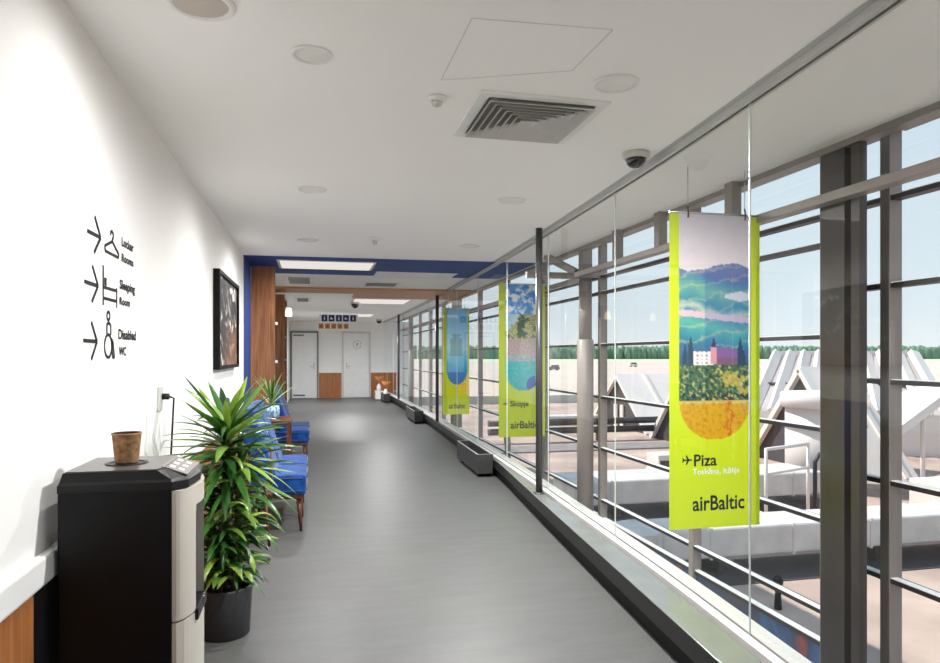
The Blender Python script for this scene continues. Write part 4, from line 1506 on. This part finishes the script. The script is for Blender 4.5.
# triangular roof lights with gable facing the building
def roof_light(xg, yc, hw, zt, length, lab, nm='roof_light'):
    t = thing(nm, lab, 'skylight', (xg, yc, -2.0), 'gabled roof lights')
    m = MB()
    m.prism([(xg, yc - hw, -2.0), (xg, yc + hw, -2.0), (xg, yc, zt)], (0.05, 0, 0))
    m.build('gable', M['louver'], t)
    m = MB().m(M['whitemetal'])
    for s in (-1, 1):
        m.hexa([(xg - .1, yc + s * (hw + .15), -2.0), (xg + length, yc + s * (hw + .15), -2.0), (xg + length, yc, zt + .15), (xg - .1, yc, zt + .15),
                (xg - .1, yc + s * hw, -2.0), (xg + length, yc + s * hw, -2.0), (xg + length, yc, zt), (xg - .1, yc, zt)])
    m.build('sloped_roof', None, t)
    m = MB()
    for s in (-1, 1):
        m.bar((xg - .12, yc + s * hw, -1.98), (xg - .12, yc, zt + .06), .16, .16)
    m.build('verge_trim', M['whitemetal'], t)
    x = xg + 1.2
    while x < xg + length:
        m = MB()
        for s in (-1, 1):
            m.bar((x, yc + s * (hw + .1), -1.95), (x, yc, zt + .2), .14, .12)
        m.build('rib', M['whitemetal'], t)
        x += 1.6
    for dy in (-.55, .1):
        MB().box(xg - .1, xg - .02, yc + dy, yc + dy + .3, -1.99, -.9).build('hatch', M['whitemetal'], t)
    return t
roof_light(13.9, 29.4, 3.0, 0.38, 9, 'gabled roof light with dark end, left of the Piza banner')
roof_light(13.6, 23.3, 2.2, 0.45, 1.4, 'gabled roof light partly hidden behind the Piza banner')
roof_light(14.4, 17.75, 2.4, 0.90, 1.6, 'small gabled roof light with dark end behind the white tank')

# tall ribbed skylight hall
t = thing('skylight_hall', 'tall pale ribbed skylight structure rising above the white tank', 'skylight', (18, 20, -2))
R0, R1 = W(777, 353, 27.0), W(912, 352, 25.0)
B0, B1 = W(752, 403, 24.5), W(948, 392, 22.5)
R0.z = R1.z = 1.46
B0.z = B1.z = -0.6
bk = Vector((0.5, 1, 0)).normalized() * 2.0
m = MB()
m.hexa([(B0.x, B0.y, -2), (B1.x, B1.y, -2), (B1.x + bk.x * 2, B1.y + bk.y * 2, -2), (B0.x + bk.x * 2, B0.y + bk.y * 2, -2),
        B0, B1, B1 + bk * 2, B0 + bk * 2])
m.build('base_wall', M['whitemetal'], t)
m = MB()
m.hexa([B0, B1, B1 + bk * 2, B0 + bk * 2, R0, R1, R1 + bk * .3, R0 + bk * .3])
m.build('glazed_slope', M['skyglass'], t)
n = 9
for i in range(n + 1):
    s = i / n
    a, b = R0.lerp(R1, s), B0.lerp(B1, s)
    MB().bar(b + Vector((-.05, -.1, 0)), a + Vector((-.05, -.1, .03)), .34, .2, up=(0, -1, .4)).build('rib', M['whitemetal'], t)
MB().bar(R0, R1, .3, .2).build('ridge_beam', M['whitemetal'], t)
m = MB()
MB().bar(R0.lerp(B0, .55) + Vector((0, -.1, 0)), R1.lerp(B1, .55) + Vector((0, -.1, 0)), .12, .1).build('purlin', M['louver'], t)

# canted white canopy at right
t = thing('roof_canopy', 'sloping white roof canopy on posts at the right edge', 'canopy', (15, 11.5, -2))
A, B, C, D = W(893, 395, 18.0), W(990, 362, 18.5), W(990, 360, 15.5), W(893, 432, 15.0)
m = MB()
th_ = Vector((0, 0, -.22))
m.hexa([D + th_, C + th_, B + th_, A + th_, D, C, B, A])
m.build('canopy_slab', M['whitemetal'], t)
for s, q in ((.3, .2), (.3, .9), (.85, .2), (.85, .9)):
    p = (D.lerp(C, s)).lerp(A.lerp(B, s), q)
    MB().tube([(p.x, p.y, -2.0), (p.x, p.y, p.z - .2)], .05, 10).build('post', M['whitemetal'], t)
p = W(942, 500, 13.0)
t = thing('roof_unit', 'small white rooftop unit at the right edge of the roof', 'unit', (p.x, p.y, -2))
MB().box(p.x - .35, p.x + .45, p.y - .3, p.y + .4, -1.9, -1.0, .02).build('casing', M['whitemetal'], t)
for dx in (-.3, .4):
    MB().box(p.x + dx - .04, p.x + dx + .04, p.y - .25, p.y + .35, -2.0, -1.9).build('foot', M['darksteel'], t)
MB().box(p.x - .2, p.x + .3, p.y - .315, p.y - .3, -1.7, -1.2).build('grille', M['louver'], t)
p = W(668, 462, 19.0)
t = thing('roof_unit', 'small white rooftop unit left of the Piza banner', 'unit', (p.x, p.y, -2))
MB().box(p.x - .45, p.x + .45, p.y - .3, p.y + .4, -1.95, -1.35, .02).build('casing', M['whitemetal'], t)
MB().box(p.x - .4, p.x + .1, p.y - .315, p.y - .3, -1.85, -1.5).build('grille', M['louver'], t)
MB().box(p.x - .4, p.x + .4, p.y - .2, p.y + .3, -2.0, -1.95).build('foot', M['darksteel'], t)

# far vehicles on the apron
for px, py, d, mm, lab in ((633, 366, 430, 'whitemetal', 'tiny white vehicle far out on the apron, right of the round column'), (554, 371, 330, 'darksteel', 'tiny dark vehicle far out on the apron, left of the round column')):
    p = W(px, py, d)
    t = thing('vehicle', lab, 'vehicle', (p.x, p.y, -6))
    MB().box(p.x - 2.6, p.x + 2.6, p.y - 1, p.y + 1, -5.6, -4.3, .2).build('body', M[mm], t)
    MB().box(p.x - 1.2, p.x + 2.2, p.y - .9, p.y + .9, -4.3, -3.4, .2).build('cabin', M['darksteel'], t)
    for dx in (-1.6, 1.6):
        MB().box(p.x + dx - .4, p.x + dx + .4, p.y - 1.02, p.y + 1.02, -6.0, -5.3, .1).build('wheel', M['kick'], t)

# ------------------------------------------------------------------ world, sun
w = bpy.data.worlds.new('sky')
SC.world = w
w.use_nodes = True
nt = w.node_tree
nt.nodes.clear()
N, L = nt.nodes, nt.links
tc = N.new('ShaderNodeTexCoord')
sp = N.new('ShaderNodeSeparateXYZ')
L.new(tc.outputs['Generated'], sp.inputs[0])
rp = N.new('ShaderNodeValToRGB')
e = rp.color_ramp.elements
e[0].position = 0.0
e[0].color = (*lin((236, 242, 243)), 1)
e[1].position = 1.0
e[1].color = (*lin((150, 188, 226)), 1)
for p_, c_ in ((0.06, (222, 235, 242)), (0.3, (206, 224, 237)), (0.55, (184, 210, 234))):
    k = e.new(p_)
    k.color = (*lin(c_), 1)
L.new(sp.outputs['Z'], rp.inputs['Fac'])
bg = N.new('ShaderNodeBackground')
bg.inputs['Strength'].default_value = 0.46
L.new(rp.outputs['Color'], bg.inputs['Color'])
wo = N.new('ShaderNodeOutputWorld')
L.new(bg.outputs['Background'], wo.inputs['Surface'])
su = bpy.data.lights.new('sun', 'SUN')
su.energy = 2.75
su.angle = R(0.6)
su.color = (1.0, 0.93, 0.85)
so_ = bpy.data.objects.new('sun', su)
COL.objects.link(so_)
so_.rotation_euler = Vector((-0.50, 0.42, 0.80)).to_track_quat('Z', 'Y').to_euler()

# ------------------------------------------------------------------ camera
cam = bpy.data.cameras.new('camera')
co = bpy.data.objects.new('camera', cam)
COL.objects.link(co)
co.location = (0, 0, EYE)
co.rotation_euler = (R(90), 0, -math.atan2(SA, CA))
cam.sensor_width = 36
cam.lens = F / 940 * 36
cam.shift_y = (HZ - 331.5) / 940
cam.clip_start = 0.05
cam.clip_end = 5000
SC.camera = co
SC.view_settings.view_transform = 'Standard'
SC.view_settings.look = 'None'
SC.view_settings.gamma = 1
SC.view_settings.use_curve_mapping = False
SC.view_settings.exposure = 1.28
SC.cycles.use_denoising = True
SC.cycles.transparent_max_bounces = 32
SC.cycles.max_bounces = 10
SC.cycles.diffuse_bounces = 6
